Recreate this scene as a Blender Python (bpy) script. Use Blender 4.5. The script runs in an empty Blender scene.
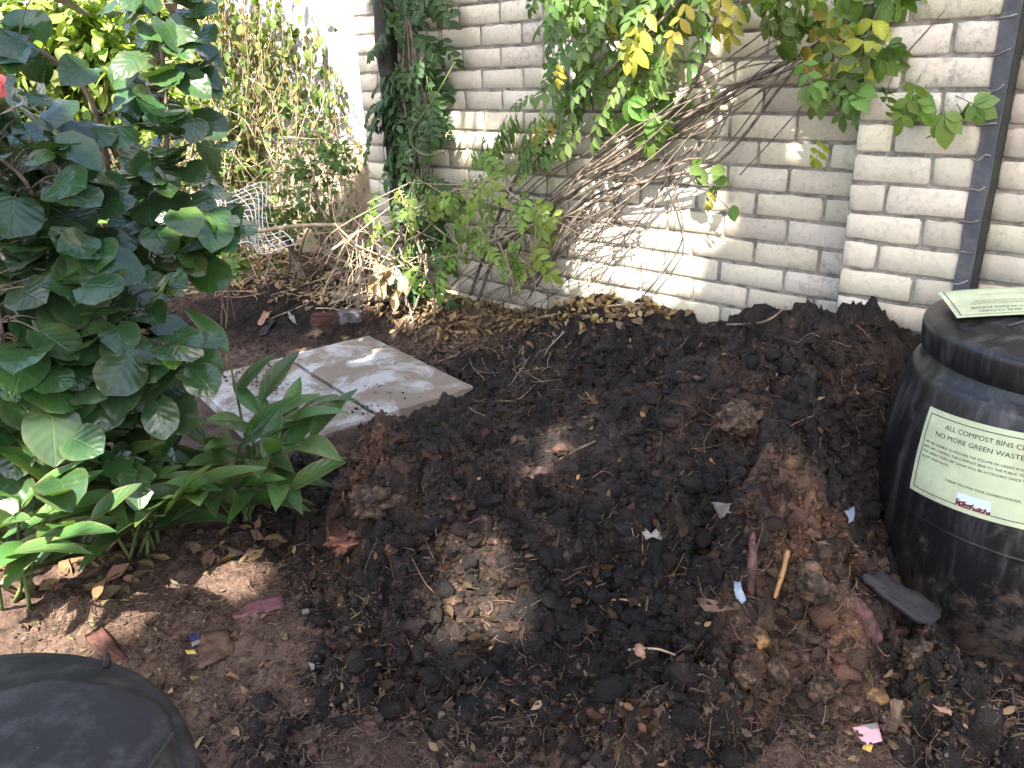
import bpy, math, random
import numpy as np
from mathutils import Vector
rng = np.random.default_rng(7); random.seed(7)
SC = bpy.context.scene; COL = SC.collection
rad = math.radians
# ------------------------------------------------------------------ camera, sky, sun, exposure
F, PIT, ROLL, AZ, H = 788.6, 0.3799, -0.03547, 0.81715, 1.35
SUN = np.array([-.18, -.56, .81]); SUN = SUN/np.linalg.norm(SUN)      # towards the sun
EXPO = 2.6
fw = np.array([0, math.cos(PIT), -math.sin(PIT)]); u0 = np.array([0, math.sin(PIT), math.cos(PIT)]); r0 = np.array([1., 0, 0])
RT = r0*math.cos(ROLL)+u0*math.sin(ROLL); UP = -r0*math.sin(ROLL)+u0*math.cos(ROLL)
CAM = np.array([0, 0, H])
cam = bpy.data.cameras.new('camera'); camo = bpy.data.objects.new('camera', cam); COL.objects.link(camo)
from mathutils import Matrix
m = Matrix.Identity(4)
for i in range(3):
    m[i][0], m[i][1], m[i][2], m[i][3] = RT[i], UP[i], -fw[i], CAM[i]
camo.matrix_world = m
cam.sensor_fit = 'HORIZONTAL'; cam.sensor_width = 36; cam.lens = 36*F/1024; cam.clip_start = .02; cam.clip_end = 500
SC.camera = camo
W = bpy.data.worlds.new("World"); SC.world = W; W.use_nodes = True
nt = W.node_tree; bg = nt.nodes['Background']; sky = nt.nodes.new('ShaderNodeTexSky')
sky.sky_type = 'NISHITA'; sky.sun_disc = False
sky.sun_elevation = math.asin(SUN[2]); sky.sun_rotation = math.atan2(SUN[0], SUN[1])
sky.air_density = 1.0; sky.dust_density = 3.0; sky.ozone_density = .6
nt.links.new(sky.outputs[0], bg.inputs[0]); bg.inputs[1].default_value = .1
sl = bpy.data.lights.new('sun', 'SUN'); sl.energy = 4.6; sl.angle = rad(.6); sl.color = (1, .93, .82)
so = bpy.data.objects.new('sun', sl); COL.objects.link(so)
so.rotation_euler = Vector(SUN).to_track_quat('Z', 'Y').to_euler(); so.location = (-4, -4, 9)
SC.view_settings.view_transform = 'Standard'; SC.view_settings.look = 'None'
SC.view_settings.gamma = 1; SC.view_settings.exposure = EXPO
SC.render.resolution_x, SC.render.resolution_y = 1024, 768

# ------------------------------------------------------------------ geometry of the place
WN = np.array([-math.cos(AZ), -math.sin(AZ), 0]); WD = np.array([-math.sin(AZ), math.cos(AZ), 0])   # wall normal, wall direction
DW, DP, DR = 2.634, 2.467, 2.552                                             # distance of the wall and of its pier
def ray(x, y): return (x-512)/F*RT-(y-384)/F*UP+fw
def gp(x, y, z=0.):
    v = ray(x, y); return CAM+v*((z-H)/v[2])
def wp(x, y, off=0., D=DW):
    v = ray(x, y); return CAM+v*(-(D-off)/(v@WN))
def at(x, y, d): return CAM+ray(x, y)*d
def wall_pt(s, z, off=0., D=DW): return -WN*(D-off)+WD*s+np.array([0, 0, z])
def nrm(v): return v/(np.linalg.norm(v, axis=-1, keepdims=True)+1e-12)

# ------------------------------------------------------------------ noise
def _h(ix, iy, s):
    n = (ix.astype(np.int64)*374761393+iy.astype(np.int64)*668265263+s*982451653) & 0x7fffffff
    n = ((n ^ (n >> 13))*1274126177) & 0x7fffffff
    return ((n ^ (n >> 16)) & 0xffffff)/float(0xffffff)
def vnoise(x, y, s=0):
    x, y = np.broadcast_arrays(np.asarray(x, float), np.asarray(y, float))
    ix = np.floor(x); iy = np.floor(y); fx = x-ix; fy = y-iy
    fx = fx*fx*fx*(fx*(fx*6-15)+10); fy = fy*fy*fy*(fy*(fy*6-15)+10)
    a, b, c, d = _h(ix, iy, s), _h(ix+1, iy, s), _h(ix, iy+1, s), _h(ix+1, iy+1, s)
    return (a*(1-fx)+b*fx)*(1-fy)+(c*(1-fx)+d*fx)*fy
def fbm(x, y, f, o=4, s=0, g=.5):
    r = 0; a = 1; t = 0
    for i in range(o):
        r = r+a*(vnoise(x*f+17.3*i, y*f-9.1*i, s+i)-.5)*2; t += a; a *= g; f *= 2.03
    return r/t
def cells(x, y, f, s=0):
    x = x*f; y = y*f; ix = np.floor(x); iy = np.floor(y); d1 = np.full(x.shape, 9.); idn = np.zeros(x.shape)
    for i in (-1, 0, 1):
        for j in (-1, 0, 1):
            cx = ix+i; cy = iy+j
            d = np.hypot(cx+_h(cx, cy, s)-x, cy+_h(cx, cy, s+5)-y)
            k = d < d1; d1 = np.where(k, d, d1); idn = np.where(k, _h(cx, cy, s+9), idn)
    return d1, idn
def clods(x, y, size, s):
    w = size*.45
    xx = x+w*fbm(x, y, 1/size*1.3, 2, s+31); yy = y+w*fbm(x, y, 1/size*1.3, 2, s+47)
    d, i = cells(xx, yy, 1/size, s)
    return np.sqrt(np.clip(1-(d*1.25)**2, 0, 1))*(.35+.9*i)

# ------------------------------------------------------------------ mesh helpers
class Acc:
    def __init__(s): s.V = []; s.Fq = []; s.Ft = []; s.U = []; s.T = []; s.n = 0
    def add(s, V, Fc, uv=None, tint=None):
        V = np.asarray(V, float).reshape(-1, 3); k = len(V)
        if len(Fc):
            for w, dst in ((4, s.Fq), (3, s.Ft)):
                f = [q for q in Fc if len(q) == w] if not isinstance(Fc, np.ndarray) else (Fc if Fc.shape[1] == w else [])
                if len(f): dst.append(np.asarray(f, np.int64)+s.n)
        s.V.append(V)
        s.U.append(np.zeros((k, 2)) if uv is None else np.asarray(uv, float))
        t = np.ones((k, 3)) if tint is None else np.broadcast_to(np.asarray(tint, float), (k, 3))
        s.T.append(t); s.n += k
    def build(s, name, mat, parent=None, smooth=True):
        V = np.concatenate(s.V); U = np.concatenate(s.U); T = np.concatenate(s.T)
        q = np.concatenate(s.Fq) if s.Fq else np.zeros((0, 4), np.int64); t = np.concatenate(s.Ft) if s.Ft else np.zeros((0, 3), np.int64)
        me = bpy.data.meshes.new(name); me.vertices.add(len(V)); me.vertices.foreach_set('co', V.ravel())
        li = np.concatenate([q.ravel(), t.ravel()]).astype(np.int32); me.loops.add(len(li)); me.loops.foreach_set('vertex_index', li)
        npoly = len(q)+len(t); me.polygons.add(npoly)
        ls = np.concatenate([np.arange(len(q))*4, len(q)*4+np.arange(len(t))*3]).astype(np.int32)
        me.polygons.foreach_set('loop_start', ls)
        me.polygons.foreach_set('use_smooth', np.full(npoly, smooth))
        me.update(calc_edges=True)
        uvl = me.uv_layers.new(name='UVMap'); uvl.data.foreach_set('uv', U[li].astype(np.float32).ravel())
        ca = me.color_attributes.new('tint', 'FLOAT_COLOR', 'POINT')
        ca.data.foreach_set('color', np.concatenate([T, np.ones((len(T), 1))], 1).astype(np.float32).ravel())
        me.validate()
        o = bpy.data.objects.new(name, me); COL.objects.link(o)
        if mat: me.materials.append(mat)
        if parent is not None: o.parent = parent; o.matrix_parent_inverse = Matrix.Translation(-Vector(parent.location))
        return o
def tag(o, label, cat, group=None, kind=None):
    if label: o['label'] = label
    if cat: o['category'] = cat
    if group: o['group'] = group
    if kind: o['kind'] = kind
    return o
def empty(name, loc, label, cat, group=None):
    o = bpy.data.objects.new(name, None); COL.objects.link(o); o.location = Vector(loc); o.empty_display_size = .1
    return tag(o, label, cat, group)
def smooth_path(P, n=6):
    P = np.asarray(P, float)
    if len(P) < 3: 
        t = np.linspace(0, 1, n+1)[:, None]; return P[0]*(1-t)+P[-1]*t
    Q = np.vstack([2*P[0]-P[1], P, 2*P[-1]-P[-2]]); out = []
    for i in range(1, len(Q)-2):
        for t in np.linspace(0, 1, n, endpoint=False):
            a, b, c, d = Q[i-1:i+3]
            out.append(.5*((2*b)+(c-a)*t+(2*a-5*b+4*c-d)*t*t+(3*b-a-3*c+d)*t**3))
    out.append(P[-1]); return np.array(out)
def tube(acc, P, r, k=6, tint=None, wob=0.):
    P = np.asarray(P, float); n = len(P); r = np.broadcast_to(np.asarray(r, float), (n,)) if np.ndim(r) <= 1 and np.size(r) in (1, n) else np.interp(np.linspace(0, 1, n), np.linspace(0, 1, len(r)), r)
    T = np.gradient(P, axis=0); T = nrm(T)
    a = np.array([0, 0, 1.]) if abs(T[0][2]) < .9 else np.array([1., 0, 0])
    N = np.empty_like(P); N[0] = nrm(np.cross(T[0], a))
    for i in range(1, n): N[i] = nrm(N[i-1]-T[i]*(N[i-1]@T[i]))
    B = np.cross(T, N); th = np.arange(k)*2*math.pi/k
    rr = r[:, None]*(1+wob*(rng.random((n, k))-.5))
    V = P[:, None]+rr[..., None]*(N[:, None]*np.cos(th)[None, :, None]+B[:, None]*np.sin(th)[None, :, None])
    i = np.arange(n-1)[:, None]*k; j = np.arange(k)[None]; j2 = (j+1) % k
    Fq = np.stack([i+j, i+j2, i+k+j2, i+k+j], -1).reshape(-1, 4)
    uv = np.stack(np.broadcast_arrays((np.arange(k)/k)[None, :], np.linspace(0, 1, n)[:, None]), -1).reshape(-1, 2)
    V = V.reshape(-1, 3)
    V = np.vstack([V, P[:1], P[-1:]]); uv = np.vstack([uv, [[0, 0], [0, 1]]])
    caps = [(n*k, int((q+1) % k), int(q)) for q in range(k)]+[(n*k+1, (n-1)*k+q, (n-1)*k+(q+1) % k) for q in range(k)]
    base = acc.n; acc.add(V, Fq, uv, tint); acc.Ft.append(np.array(caps)+base)
def box_verts(a, b):
    (x0, y0, z0), (x1, y1, z1) = a, b
    V = [(x0, y0, z0), (x1, y0, z0), (x1, y1, z0), (x0, y1, z0), (x0, y0, z1), (x1, y0, z1), (x1, y1, z1), (x0, y1, z1)]
    return V, [(3, 2, 1, 0), (4, 5, 6, 7), (0, 1, 5, 4), (1, 2, 6, 5), (2, 3, 7, 6), (3, 0, 4, 7)]
def lathe(acc, prof, c, k=96, shape=None, tint=None, a0=0.):
    prof = np.asarray(prof, float); n = len(prof); th = np.arange(k)*2*math.pi/k+a0
    sh = np.ones((n, k)) if shape is None else shape(th, prof)
    V = np.stack([c[0]+prof[:, :1]*np.cos(th)*sh, c[1]+prof[:, :1]*np.sin(th)*sh, np.broadcast_to(c[2]+prof[:, 1:2], (n, k))], -1).reshape(-1, 3)
    i = np.arange(n-1)[:, None]*k; j = np.arange(k)[None]; j2 = (j+1) % k
    acc.add(V, np.stack([i+j, i+j2, i+k+j2, i+k+j], -1).reshape(-1, 4), None, tint)

# ---- leaves
def leaf_tpl(n, width, fold=.18, droop=.25, wave=0., heart=0., cols=5, curl=0.):
    t = np.linspace(0, 1, n+1); u = np.linspace(-1, 1, cols)
    w = np.interp(t, np.linspace(0, 1, len(width)), width)
    X = w[:, None]*u[None]; Y = np.broadcast_to(t[:, None], X.shape).copy()
    Y -= heart*np.abs(u)[None]**1.5*(1-t[:, None])**3
    Z = np.abs(X)*fold*2-droop*t[:, None]**2+wave*np.sin(t[:, None]*17+u[None]*2)*np.abs(u)[None]-curl*np.abs(X)**2*6
    uv = np.stack([np.broadcast_to(u*.5+.5, X.shape), np.broadcast_to(t[:, None], X.shape)], -1)
    V = np.stack([X, Y, Z], -1).reshape(-1, 3)
    i = np.arange(n)[:, None]*cols; j = np.arange(cols-1)[None]
    Fq = np.stack([i+j, i+j+1, i+cols+j+1, i+cols+j], -1).reshape(-1, 4)
    return V, Fq, uv.reshape(-1, 2)
TP = {}
TP['lance'] = [leaf_tpl(8, [.012, .085, .125, .135, .125, .1, .06, .005], .22, d, .006) for d in (.1, .25, .45)]
TP['round'] = [leaf_tpl(9, [.14, .37, .48, .52, .53, .51, .46, .37, .23, .03], f, d, w, .2) for f, d, w in ((.06, .12, .02), (.14, .28, .03), (.02, .38, .035), (-.08, .2, .03))]
TP['oval'] = [leaf_tpl(4, [.03, .22, .27, .2, .01], f, d, 0, 0, 3) for f, d in ((.1, .1), (.25, .2), (-.05, .3))]
TP['lobed'] = [leaf_tpl(6, [.06, .3, .42, .26, .33, .2, .01], f, d, .03, .2) for f, d in ((.08, .15), (.2, .3))]
TP['dead'] = [leaf_tpl(4, [.03, .2, .27, .18, .01], f, d, .06, 0, 3, c) for f, d, c in ((.5, -.3, 0), (-.4, .3, .5), (.3, .5, .2))]
TP['quad'] = [leaf_tpl(2, [.1, .35, .02], f, d, 0, 0, 3) for f, d in ((.15, .2), (-.1, .2))]
def basis(dirs, ups, roll=None):
    y = nrm(np.asarray(dirs, float)); up = np.asarray(ups, float)
    x = nrm(np.cross(y, up)); z = np.cross(x, y); return x, y, z
def put_leaves(acc, kind, P, dirs, ups, L, tint, wid=1.):
    P = np.asarray(P, float).reshape(-1, 3); N = len(P)
    if N == 0: return
    dirs = np.broadcast_to(dirs, (N, 3)); ups = np.broadcast_to(ups, (N, 3)); L = np.broadcast_to(L, (N,)); wid = np.broadcast_to(wid, (N,))
    tint = np.broadcast_to(tint, (N, 3)); tp = TP[kind]; ch = rng.integers(0, len(tp), N)
    for c in range(len(tp)):
        k = np.where(ch == c)[0]
        if not len(k): continue
        V, Fq, uv = tp[c]; x, y, z = basis(dirs[k], ups[k])
        VV = P[k][:, None]+L[k][:, None, None]*(V[None, :, :1]*x[:, None]*wid[k][:, None, None]+V[None, :, 1:2]*y[:, None]+V[None, :, 2:]*z[:, None])
        FF = (Fq[None]+np.arange(len(k))[:, None, None]*len(V)).reshape(-1, 4)
        acc.add(VV.reshape(-1, 3), FF, np.tile(uv, (len(k), 1)), np.repeat(tint[k], len(V), 0))
def rnd(n, a=-1, b=1): return a+(b-a)*rng.random((n, 3))
def tints(n, base=(1, 1, 1), v=.25, hue=.12):
    g = 1+v*(rng.random((n, 1))*2-1); return np.clip(np.asarray(base)*g*(1+hue*rnd(n)), 0, 3)
def in_poly(px, py, poly):
    poly = np.asarray(poly, float); c = np.zeros(np.shape(px), bool); j = len(poly)-1
    for i in range(len(poly)):
        xi, yi = poly[i]; xj, yj = poly[j]
        c ^= ((yi > py) != (yj > py)) & (px < (xj-xi)*(py-yi)/(yj-yi+1e-12)+xi); j = i
    return c
def sample_poly(poly, n):
    poly = np.asarray(poly, float); lo, hi = poly.min(0), poly.max(0); out = np.zeros((0, 2))
    while len(out) < n:
        q = lo+(hi-lo)*rng.random((n*3, 2)); out = np.vstack([out, q[in_poly(q[:, 0], q[:, 1], poly)]])
    return out[:n]

# ------------------------------------------------------------------ materials
class NT:
    def __init__(s, name):
        s.m = bpy.data.materials.new(name); s.m.use_nodes = True; s.t = s.m.node_tree; s.b = s.t.nodes['Principled BSDF']
        s.out = s.t.nodes['Material Output']
    def n(s, typ, **k):
        o = s.t.nodes.new('ShaderNode'+typ)
        for a, v in k.items(): setattr(o, a, v)
        return o
    def l(s, a, b): s.t.links.new(a, b)
    def set(s, sock, v):
        if hasattr(v, 'links') or hasattr(v, 'is_linked'): s.l(v, sock)
        else: sock.default_value = v
    def noise(s, scale, detail=4, rough=.55, vec=None, dist=0.):
        o = s.n('TexNoise'); o.inputs['Scale'].default_value = scale; o.inputs['Detail'].default_value = detail
        o.inputs['Roughness'].default_value = rough; o.inputs['Distortion'].default_value = dist
        s.l(vec or s.geo(), o.inputs['Vector']); return o.outputs[0]
    def geo(s):
        if not hasattr(s, '_g'): s._g = s.n('TexCoord').outputs['Object']
        return s._g
    def ramp(s, v, stops):
        o = s.n('ValToRGB'); e = o.color_ramp.elements
        while len(e) < len(stops): e.new(.5)
        for q, (p, c) in zip(e, stops): q.position = p; q.color = (*c, 1) if len(c) == 3 else c
        s.l(v, o.inputs[0]); return o.outputs[0]
    def rng(s, v, a, b, c=0., d=1.):
        o = s.n('MapRange', interpolation_type='SMOOTHSTEP'); s.l(v, o.inputs[0])
        for i, q in enumerate((a, b, c, d)): o.inputs[i+1].default_value = q
        return o.outputs[0]
    def mix(s, f, a, b, mode='MIX'):
        o = s.n('Mix', data_type='RGBA', blend_type=mode); s.set(o.inputs[0], f)
        s.set(o.inputs[6], (*a, 1) if isinstance(a, tuple) else a); s.set(o.inputs[7], (*b, 1) if isinstance(b, tuple) else b); return o.outputs[2]
    def math(s, op, a, b=0., c=0.):
        o = s.n('Math', operation=op)
        for i, v in enumerate((a, b, c)): s.set(o.inputs[i], v)
        return o.outputs[0]
    def bump(s, h, st=.5, d=.01):
        o = s.n('Bump'); o.inputs['Strength'].default_value = st; o.inputs['Distance'].default_value = d; s.l(h, o.inputs['Height']); s.l(o.outputs[0], s.b.inputs['Normal']); return o
    def tint(s): return s.n('VertexColor', layer_name='tint').outputs[0]
    def fin(s, col, rough=.6, spec=.5):
        s.set(s.b.inputs['Base Color'], (*col, 1) if isinstance(col, tuple) else col); s.set(s.b.inputs['Roughness'], rough); s.b.inputs['Specular IOR Level'].default_value = spec; return s.m
def mat_leaf(name, col, rough=.4, trans=.25, vein=.35, spec=.5, brown=0., tcol=(1.5, 1.7, .5), bmp=.22):
    n = NT(name); uv = n.n('UVMap', uv_map='UVMap').outputs[0]; sp = n.n('SeparateXYZ'); n.l(uv, sp.inputs[0])
    au = n.math('ABSOLUTE', n.math('SUBTRACT', sp.outputs[0], .5))
    mid = n.rng(au, .0, .035, 1, 0)
    ph = n.math('SUBTRACT', n.math('MULTIPLY', sp.outputs[1], 34), n.math('MULTIPLY', au, 24))
    side = n.rng(n.math('SINE', ph), .86, 1.)
    v = n.math('MAXIMUM', mid, n.math('MULTIPLY', side, .45))
    base = n.mix(1., n.tint(), col, 'MULTIPLY')
    base = n.mix(n.math('MULTIPLY', n.noise(14, 3), .5), base, n.mix(1., base, (.55, .62, .5), 'MULTIPLY'))
    c = n.mix(n.math('MULTIPLY', v, vein), base, n.mix(1., base, (2.2, 1.9, 1.8), 'MULTIPLY'))
    if brown:
        edge = n.math('MULTIPLY', n.rng(n.math('ADD', n.math('MULTIPLY', au, 1.2), n.math('MULTIPLY', n.noise(9, 3), .8)), .86, .98), brown)
        c = n.mix(edge, c, (.24, .16, .07))
    h = n.math('SUBTRACT', n.math('MULTIPLY', n.math('SINE', ph), .4), n.math('MULTIPLY', mid, 1.5))
    n.bump(n.math('ADD', h, n.math('MULTIPLY', n.noise(40, 2), 1.2)), bmp, .003)
    n.fin(c, n.math('ADD', rough, n.math('MULTIPLY', n.noise(22, 2), .2)), spec)
    if trans:
        tr = n.n('BsdfTranslucent'); n.l(n.mix(1., c, tcol, 'MULTIPLY'), tr.inputs[0])
        mx = n.n('MixShader'); mx.inputs[0].default_value = trans; n.l(n.b.outputs[0], mx.inputs[1]); n.l(tr.outputs[0], mx.inputs[2]); n.l(mx.outputs[0], n.out.inputs[0])
    return n.m
def mat_wood(name, c1, c2, sc=30, rough=.8):
    n = NT(name); k = n.noise(sc, 5, .6); c = n.mix(n.rng(k, .3, .7), c1, c2); n.bump(k, .5, .004); return n.fin(n.mix(1., c, n.tint(), 'MULTIPLY'), rough, .3)
def mat_plain(name, col, rough=.6, spec=.4, var=.3, sc=25, bump=.25, dirt=None):
    n = NT(name); k = n.noise(sc, 5, .6); c = n.mix(n.rng(k, .3, .75), tuple(a*(1-var) for a in col), col)
    if dirt: c = n.mix(n.math('MULTIPLY', n.rng(n.noise(sc*.35, 6, .72), .44, .6), .92), c, dirt)
    n.bump(k, bump, .003); return n.fin(n.mix(1., c, n.tint(), 'MULTIPLY'), rough, spec)
M = {}
def soil(name, stops, dry, dryamt, rough=.78, spec=.35):
    n = NT(name); big = n.noise(2.3, 4, .6); mid = n.noise(14, 6, .65); fine = n.noise(95, 5, .7); sp = n.noise(210, 3, .7)
    v = n.math('ADD', n.math('MULTIPLY', mid, .6), n.math('MULTIPLY', fine, .4))
    c = n.ramp(v, stops)
    c = n.mix(n.math('MULTIPLY', n.rng(big, .52, .68), dryamt), c, dry)
    c = n.mix(n.rng(sp, .66, .74), c, (.13, .095, .065))
    c = n.mix(1., c, n.tint(), 'MULTIPLY')
    n.bump(n.math('ADD', n.math('MULTIPLY', fine, .7), n.math('MULTIPLY', sp, .35)), 1., .012)
    return n.fin(c, n.math('SUBTRACT', rough+.15, n.math('MULTIPLY', mid, .35)), spec)
M['heap'] = soil('wet_compost', [(.38, (.0026, .0017, .0014)), (.49, (.0078, .005, .0038)), (.58, (.026, .0165, .012)), (.69, (.125, .08, .058))], (.075, .055, .046), .3, .62, .34)
M['ground'] = soil('mulched_earth', [(.3, (.018, .011, .009)), (.45, (.06, .038, .028)), (.58, (.13, .084, .064)), (.74, (.22, .15, .11))], (.17, .11, .082), .45, .85, .2)
def mat_brick():
    n = NT('painted_brick'); k = n.noise(60, 6, .7); g = n.noise(3.2, 5, .6); st = n.noise(1.3, 5, .62)
    c = n.mix(1., n.tint(), (.54, .49, .395), 'MULTIPLY')
    c = n.mix(n.math('MULTIPLY', n.rng(k, .48, .66), .32), c, (.24, .225, .195))
    c = n.mix(n.math('MULTIPLY', n.rng(g, .55, .72), .45), c, (.56, .47, .35))
    c = n.mix(n.math('MULTIPLY', n.rng(n.math('MULTIPLY', st, n.math('ADD', n.noise(45, 4, .7), .5)), .57, .74), .6), c, (.16, .165, .17))
    n.bump(k, .5, .004); return n.fin(c, .75, .3)
M['brick'] = mat_brick()
M['mortar'] = mat_plain('grey_mortar', (.34, .315, .275), .95, .1, .4, 40, .8, (.13, .12, .11))
M['render'] = mat_plain('white_render', (.36, .36, .39), .85, .2, .15, 6, .3, (.5, .48, .45))
M['cream'] = mat_plain('cream_plinth', (.5, .41, .29), .85, .2, .25, 6, .3, (.3, .24, .17))
def mat_slab():
    n = NT('cement_slab'); k = n.noise(9, 7, .7); f = n.noise(70, 4, .7)
    c = n.mix(n.rng(f, .3, .7), (.36, .355, .35), (.52, .51, .5))
    s = n.noise(3.4, 8, .72, None, .6)
    c = n.mix(n.math('MULTIPLY', n.rng(s, .41, .55), .9), c, (.2, .155, .11))
    c = n.mix(n.rng(n.math('ADD', n.math('MULTIPLY', k, .6), n.math('MULTIPLY', s, .5)), .64, .72), c, (.05, .036, .027))
    n.bump(f, .3, .002); return n.fin(c, .8, .3)
M['slab'] = mat_slab()
def mat_plastic(name, col, streak, rough=.2, spec=.5):
    n = NT(name); mp = n.n('Mapping'); mp.inputs['Scale'].default_value = (1, 1, .12); n.l(n.geo(), mp.inputs[0])
    s = n.noise(26, 6, .7, mp.outputs[0]); d = n.noise(9, 6, .7); f = n.noise(160, 3, .6)
    c = n.mix(n.math('MULTIPLY', n.rng(s, .45, .75), streak), col, (.075, .073, .075))
    c = n.mix(n.math('MULTIPLY', n.rng(d, .58, .75), streak*.8), c, (.11, .1, .09))
    c = n.mix(n.math('MULTIPLY', n.rng(f, .7, .78), .5), c, (.2, .18, .16))
    sz = n.n('SeparateXYZ'); n.l(n.geo(), sz.inputs[0]); mud = n.rng(n.math('SUBTRACT', n.math('ADD', n.noise(13, 7, .75), n.math('MULTIPLY', f, .25)), n.math('MULTIPLY', sz.outputs[2], .75)), .5, .66)
    c = n.mix(n.math('MULTIPLY', mud, .75), c, (.075, .052, .038))
    n.bump(n.math('ADD', f, n.math('MULTIPLY', d, .6)), .12, .003); return n.fin(c, n.math('ADD', n.math('ADD', rough, n.math('MULTIPLY', mud, .4)), n.math('MULTIPLY', s, .3)), spec)
M['bin'] = mat_plastic('black_plastic', (.010, .010, .0115), .8)
M['bin2'] = mat_plastic('scuffed_black_plastic', (.021, .0175, .0155), .6, .36, .16)
M['paper'] = mat_plain('pale_green_paper', (.50, .57, .38), .7, .25, .14, 16, .12, (.40, .43, .29))
M['ink'] = mat_plain('black_ink', (.03, .035, .03), .7, .2, .0)
M['strip'] = mat_plain('slate_grey_strip', (.075, .08, .098), .6, .4, .35, 30, .3, (.1, .1, .1))
M['dark_metal'] = mat_plain('rusty_dark_metal', (.035, .03, .028), .6, .4, .4, 20)
M['white_wire'] = mat_plain('white_coated_wire', (.75, .75, .74), .5, .4, .1)
M['hib'] = mat_leaf('glossy_dark_leaf', (.04, .08, .029), .14, .18, .24, .7, brown=.1, bmp=.2)
M['ging'] = mat_leaf('lance_leaf', (.075, .15, .045), .26, .25, .14, .5, .45)
M['vine'] = mat_leaf('vine_leaf', (.135, .205, .06), .4, .38, .2, .4)
M['ivy'] = mat_leaf('dark_vine_leaf', (.055, .105, .04), .42, .25, .2, .4)
M['yel'] = mat_leaf('yellowing_leaf', (.42, .40, .07), .45, .35, .25, .4, .25)
M['bgleaf'] = mat_leaf('sunlit_shrub_leaf', (.085, .13, .04), .5, .35, .1, .3)
M['bgyel'] = mat_leaf('golden_shrub_leaf', (.28, .33, .085), .5, .45, .1, .3)
M['bgdry'] = mat_leaf('dry_hanging_leaf', (.2, .18, .085), .6, .3, .1, .2)
M['dead'] = mat_leaf('dead_leaf', (.21, .165, .115), .75, .12, .3, .2, .0, (1.1, 1, .8))
M['added_canopy'] = mat_leaf('added_tree_leaf', (.05, .085, .025), .6, .06, .1, .2)
M['stem'] = mat_wood('vine_bark', (.07, .055, .046), (.2, .155, .125))
M['pale'] = mat_wood('dry_pale_stem', (.2, .145, .095), (.42, .33, .23))
M['green_stem'] = mat_wood('green_stem', (.08, .12, .035), (.16, .19, .07))
M['bark'] = mat_wood('brown_bark', (.09, .065, .045), (.2, .15, .11))
M['twig'] = mat_wood('litter_twig', (.09, .06, .04), (.26, .19, .13))

# ------------------------------------------------------------------ ground and heap surfaces
class TPS:
    def __init__(s, P, lam=.002):
        P = np.asarray(P, float); s.p = P[:, :2]; n = len(P)
        K = s.k(s.p, s.p)+lam*np.eye(n); A = np.zeros((n+3, n+3)); A[:n, :n] = K
        Q = np.hstack([np.ones((n, 1)), s.p]); A[:n, n:] = Q; A[n:, :n] = Q.T
        s.w = np.linalg.solve(A, np.concatenate([P[:, 2], np.zeros(3)]))
    def k(s, a, b):
        d = np.hypot(a[:, None, 0]-b[None, :, 0], a[:, None, 1]-b[None, :, 1]); return np.where(d > 0, d*d*np.log(d+1e-9), 0)
    def __call__(s, x, y):
        sh = np.shape(x); q = np.stack([np.ravel(x), np.ravel(y)], 1); out = np.empty(len(q))
        for i in range(0, len(q), 40000):
            c = q[i:i+40000]; out[i:i+40000] = s.k(c, s.p)@s.w[:-3]+np.hstack([np.ones((len(c), 1)), c])@s.w[-3:]
        return out.reshape(sh)
GC = [(-3, 0, 0), (0, 0, 0), (3, 0, 0), (-1, 1.2, 0), (0, 1.2, 0), (1, 1.2, 0), (1.35, 1.76, 0), (.5, 1.8, .02), (-.5, 2, .02), (-1.2, 2.2, .05), (-2.5, 2, .05),
      (-.2, 3.1, .075), (-.57, 2.83, .07), (-1.1, 3.6, .09), (-.73, 3.9, .11), (-.9, 3.05, .07), (-1.5, 3.2, .08), (1.13, 2.55, .25), (.53, 3.1, .38), (.227, 3.4, .34), (-.297, 3.89, .30), (-.7, 4.25, .30),
      (.2, 2.7, .13), (0.05, 3.1, .16), (-.2, 3.5, .17), (-2.5, 3.5, .08), (-2, 4.5, .16), (-2.5, 6, .22), (-5, 6, .2), (0, 6, .3), (-6, 3, .05), (2.4, 2, .1), (5, 5, .2), (4, 0, 0), (2, 4, .3)]
gtps = TPS(GC)
def G0(x, y):
    r = np.hypot(x, y-2); w = np.clip((r-4.5)/3, 0, 1); return gtps(x, y)*(1-w)+.18*w
SA = gp(285, 355, .115); SB = gp(467, 388, .115); SCn = gp(367, 419, .115)
sd1 = nrm((gp(368, 335, .115)-SA)[:2]); sd2 = np.array([sd1[1], -sd1[0]])
HP = [(690, 310, .47), (745, 328, .47), (770, 322, .5), (800, 317, .54), (850, 322, .56), (895, 336, .53), (640, 317, .44), (590, 334, .40), (555, 352, .32),
      (700, 380, .45), (800, 380, .5), (865, 400, .46), (640, 400, .36), (700, 450, .39), (800, 450, .42), (858, 480, .31), (600, 450, .28), (520, 440, .19), (450, 440, .13),
      (700, 530, .27), (800, 530, .28), (872, 560, .13), (600, 540, .20), (500, 520, .21), (430, 510, .26), (370, 500, .25), (335, 520, .15), (305, 505, .07), (318, 455, .045), (385, 445, .085),
      (450, 600, .12), (550, 600, .13), (650, 620, .14), (750, 620, .16), (830, 640, .14), (900, 640, .07), (400, 655, .06), (335, 600, .05), (500, 680, .05), (600, 690, .035), (700, 690, .04), (800, 705, .025), (880, 690, .02), (300, 690, -.01), (950, 690, -.01)]
HC = [tuple(gp(x, y, z)[:2])+(z,) for x, y, z in HP]
HC += [(1.55, 2.3, .42), (1.2, 2.45, .5), (1.7, 2.1, .3), (.6, 3.15, .42), (.9, 2.85, .46)]
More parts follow.
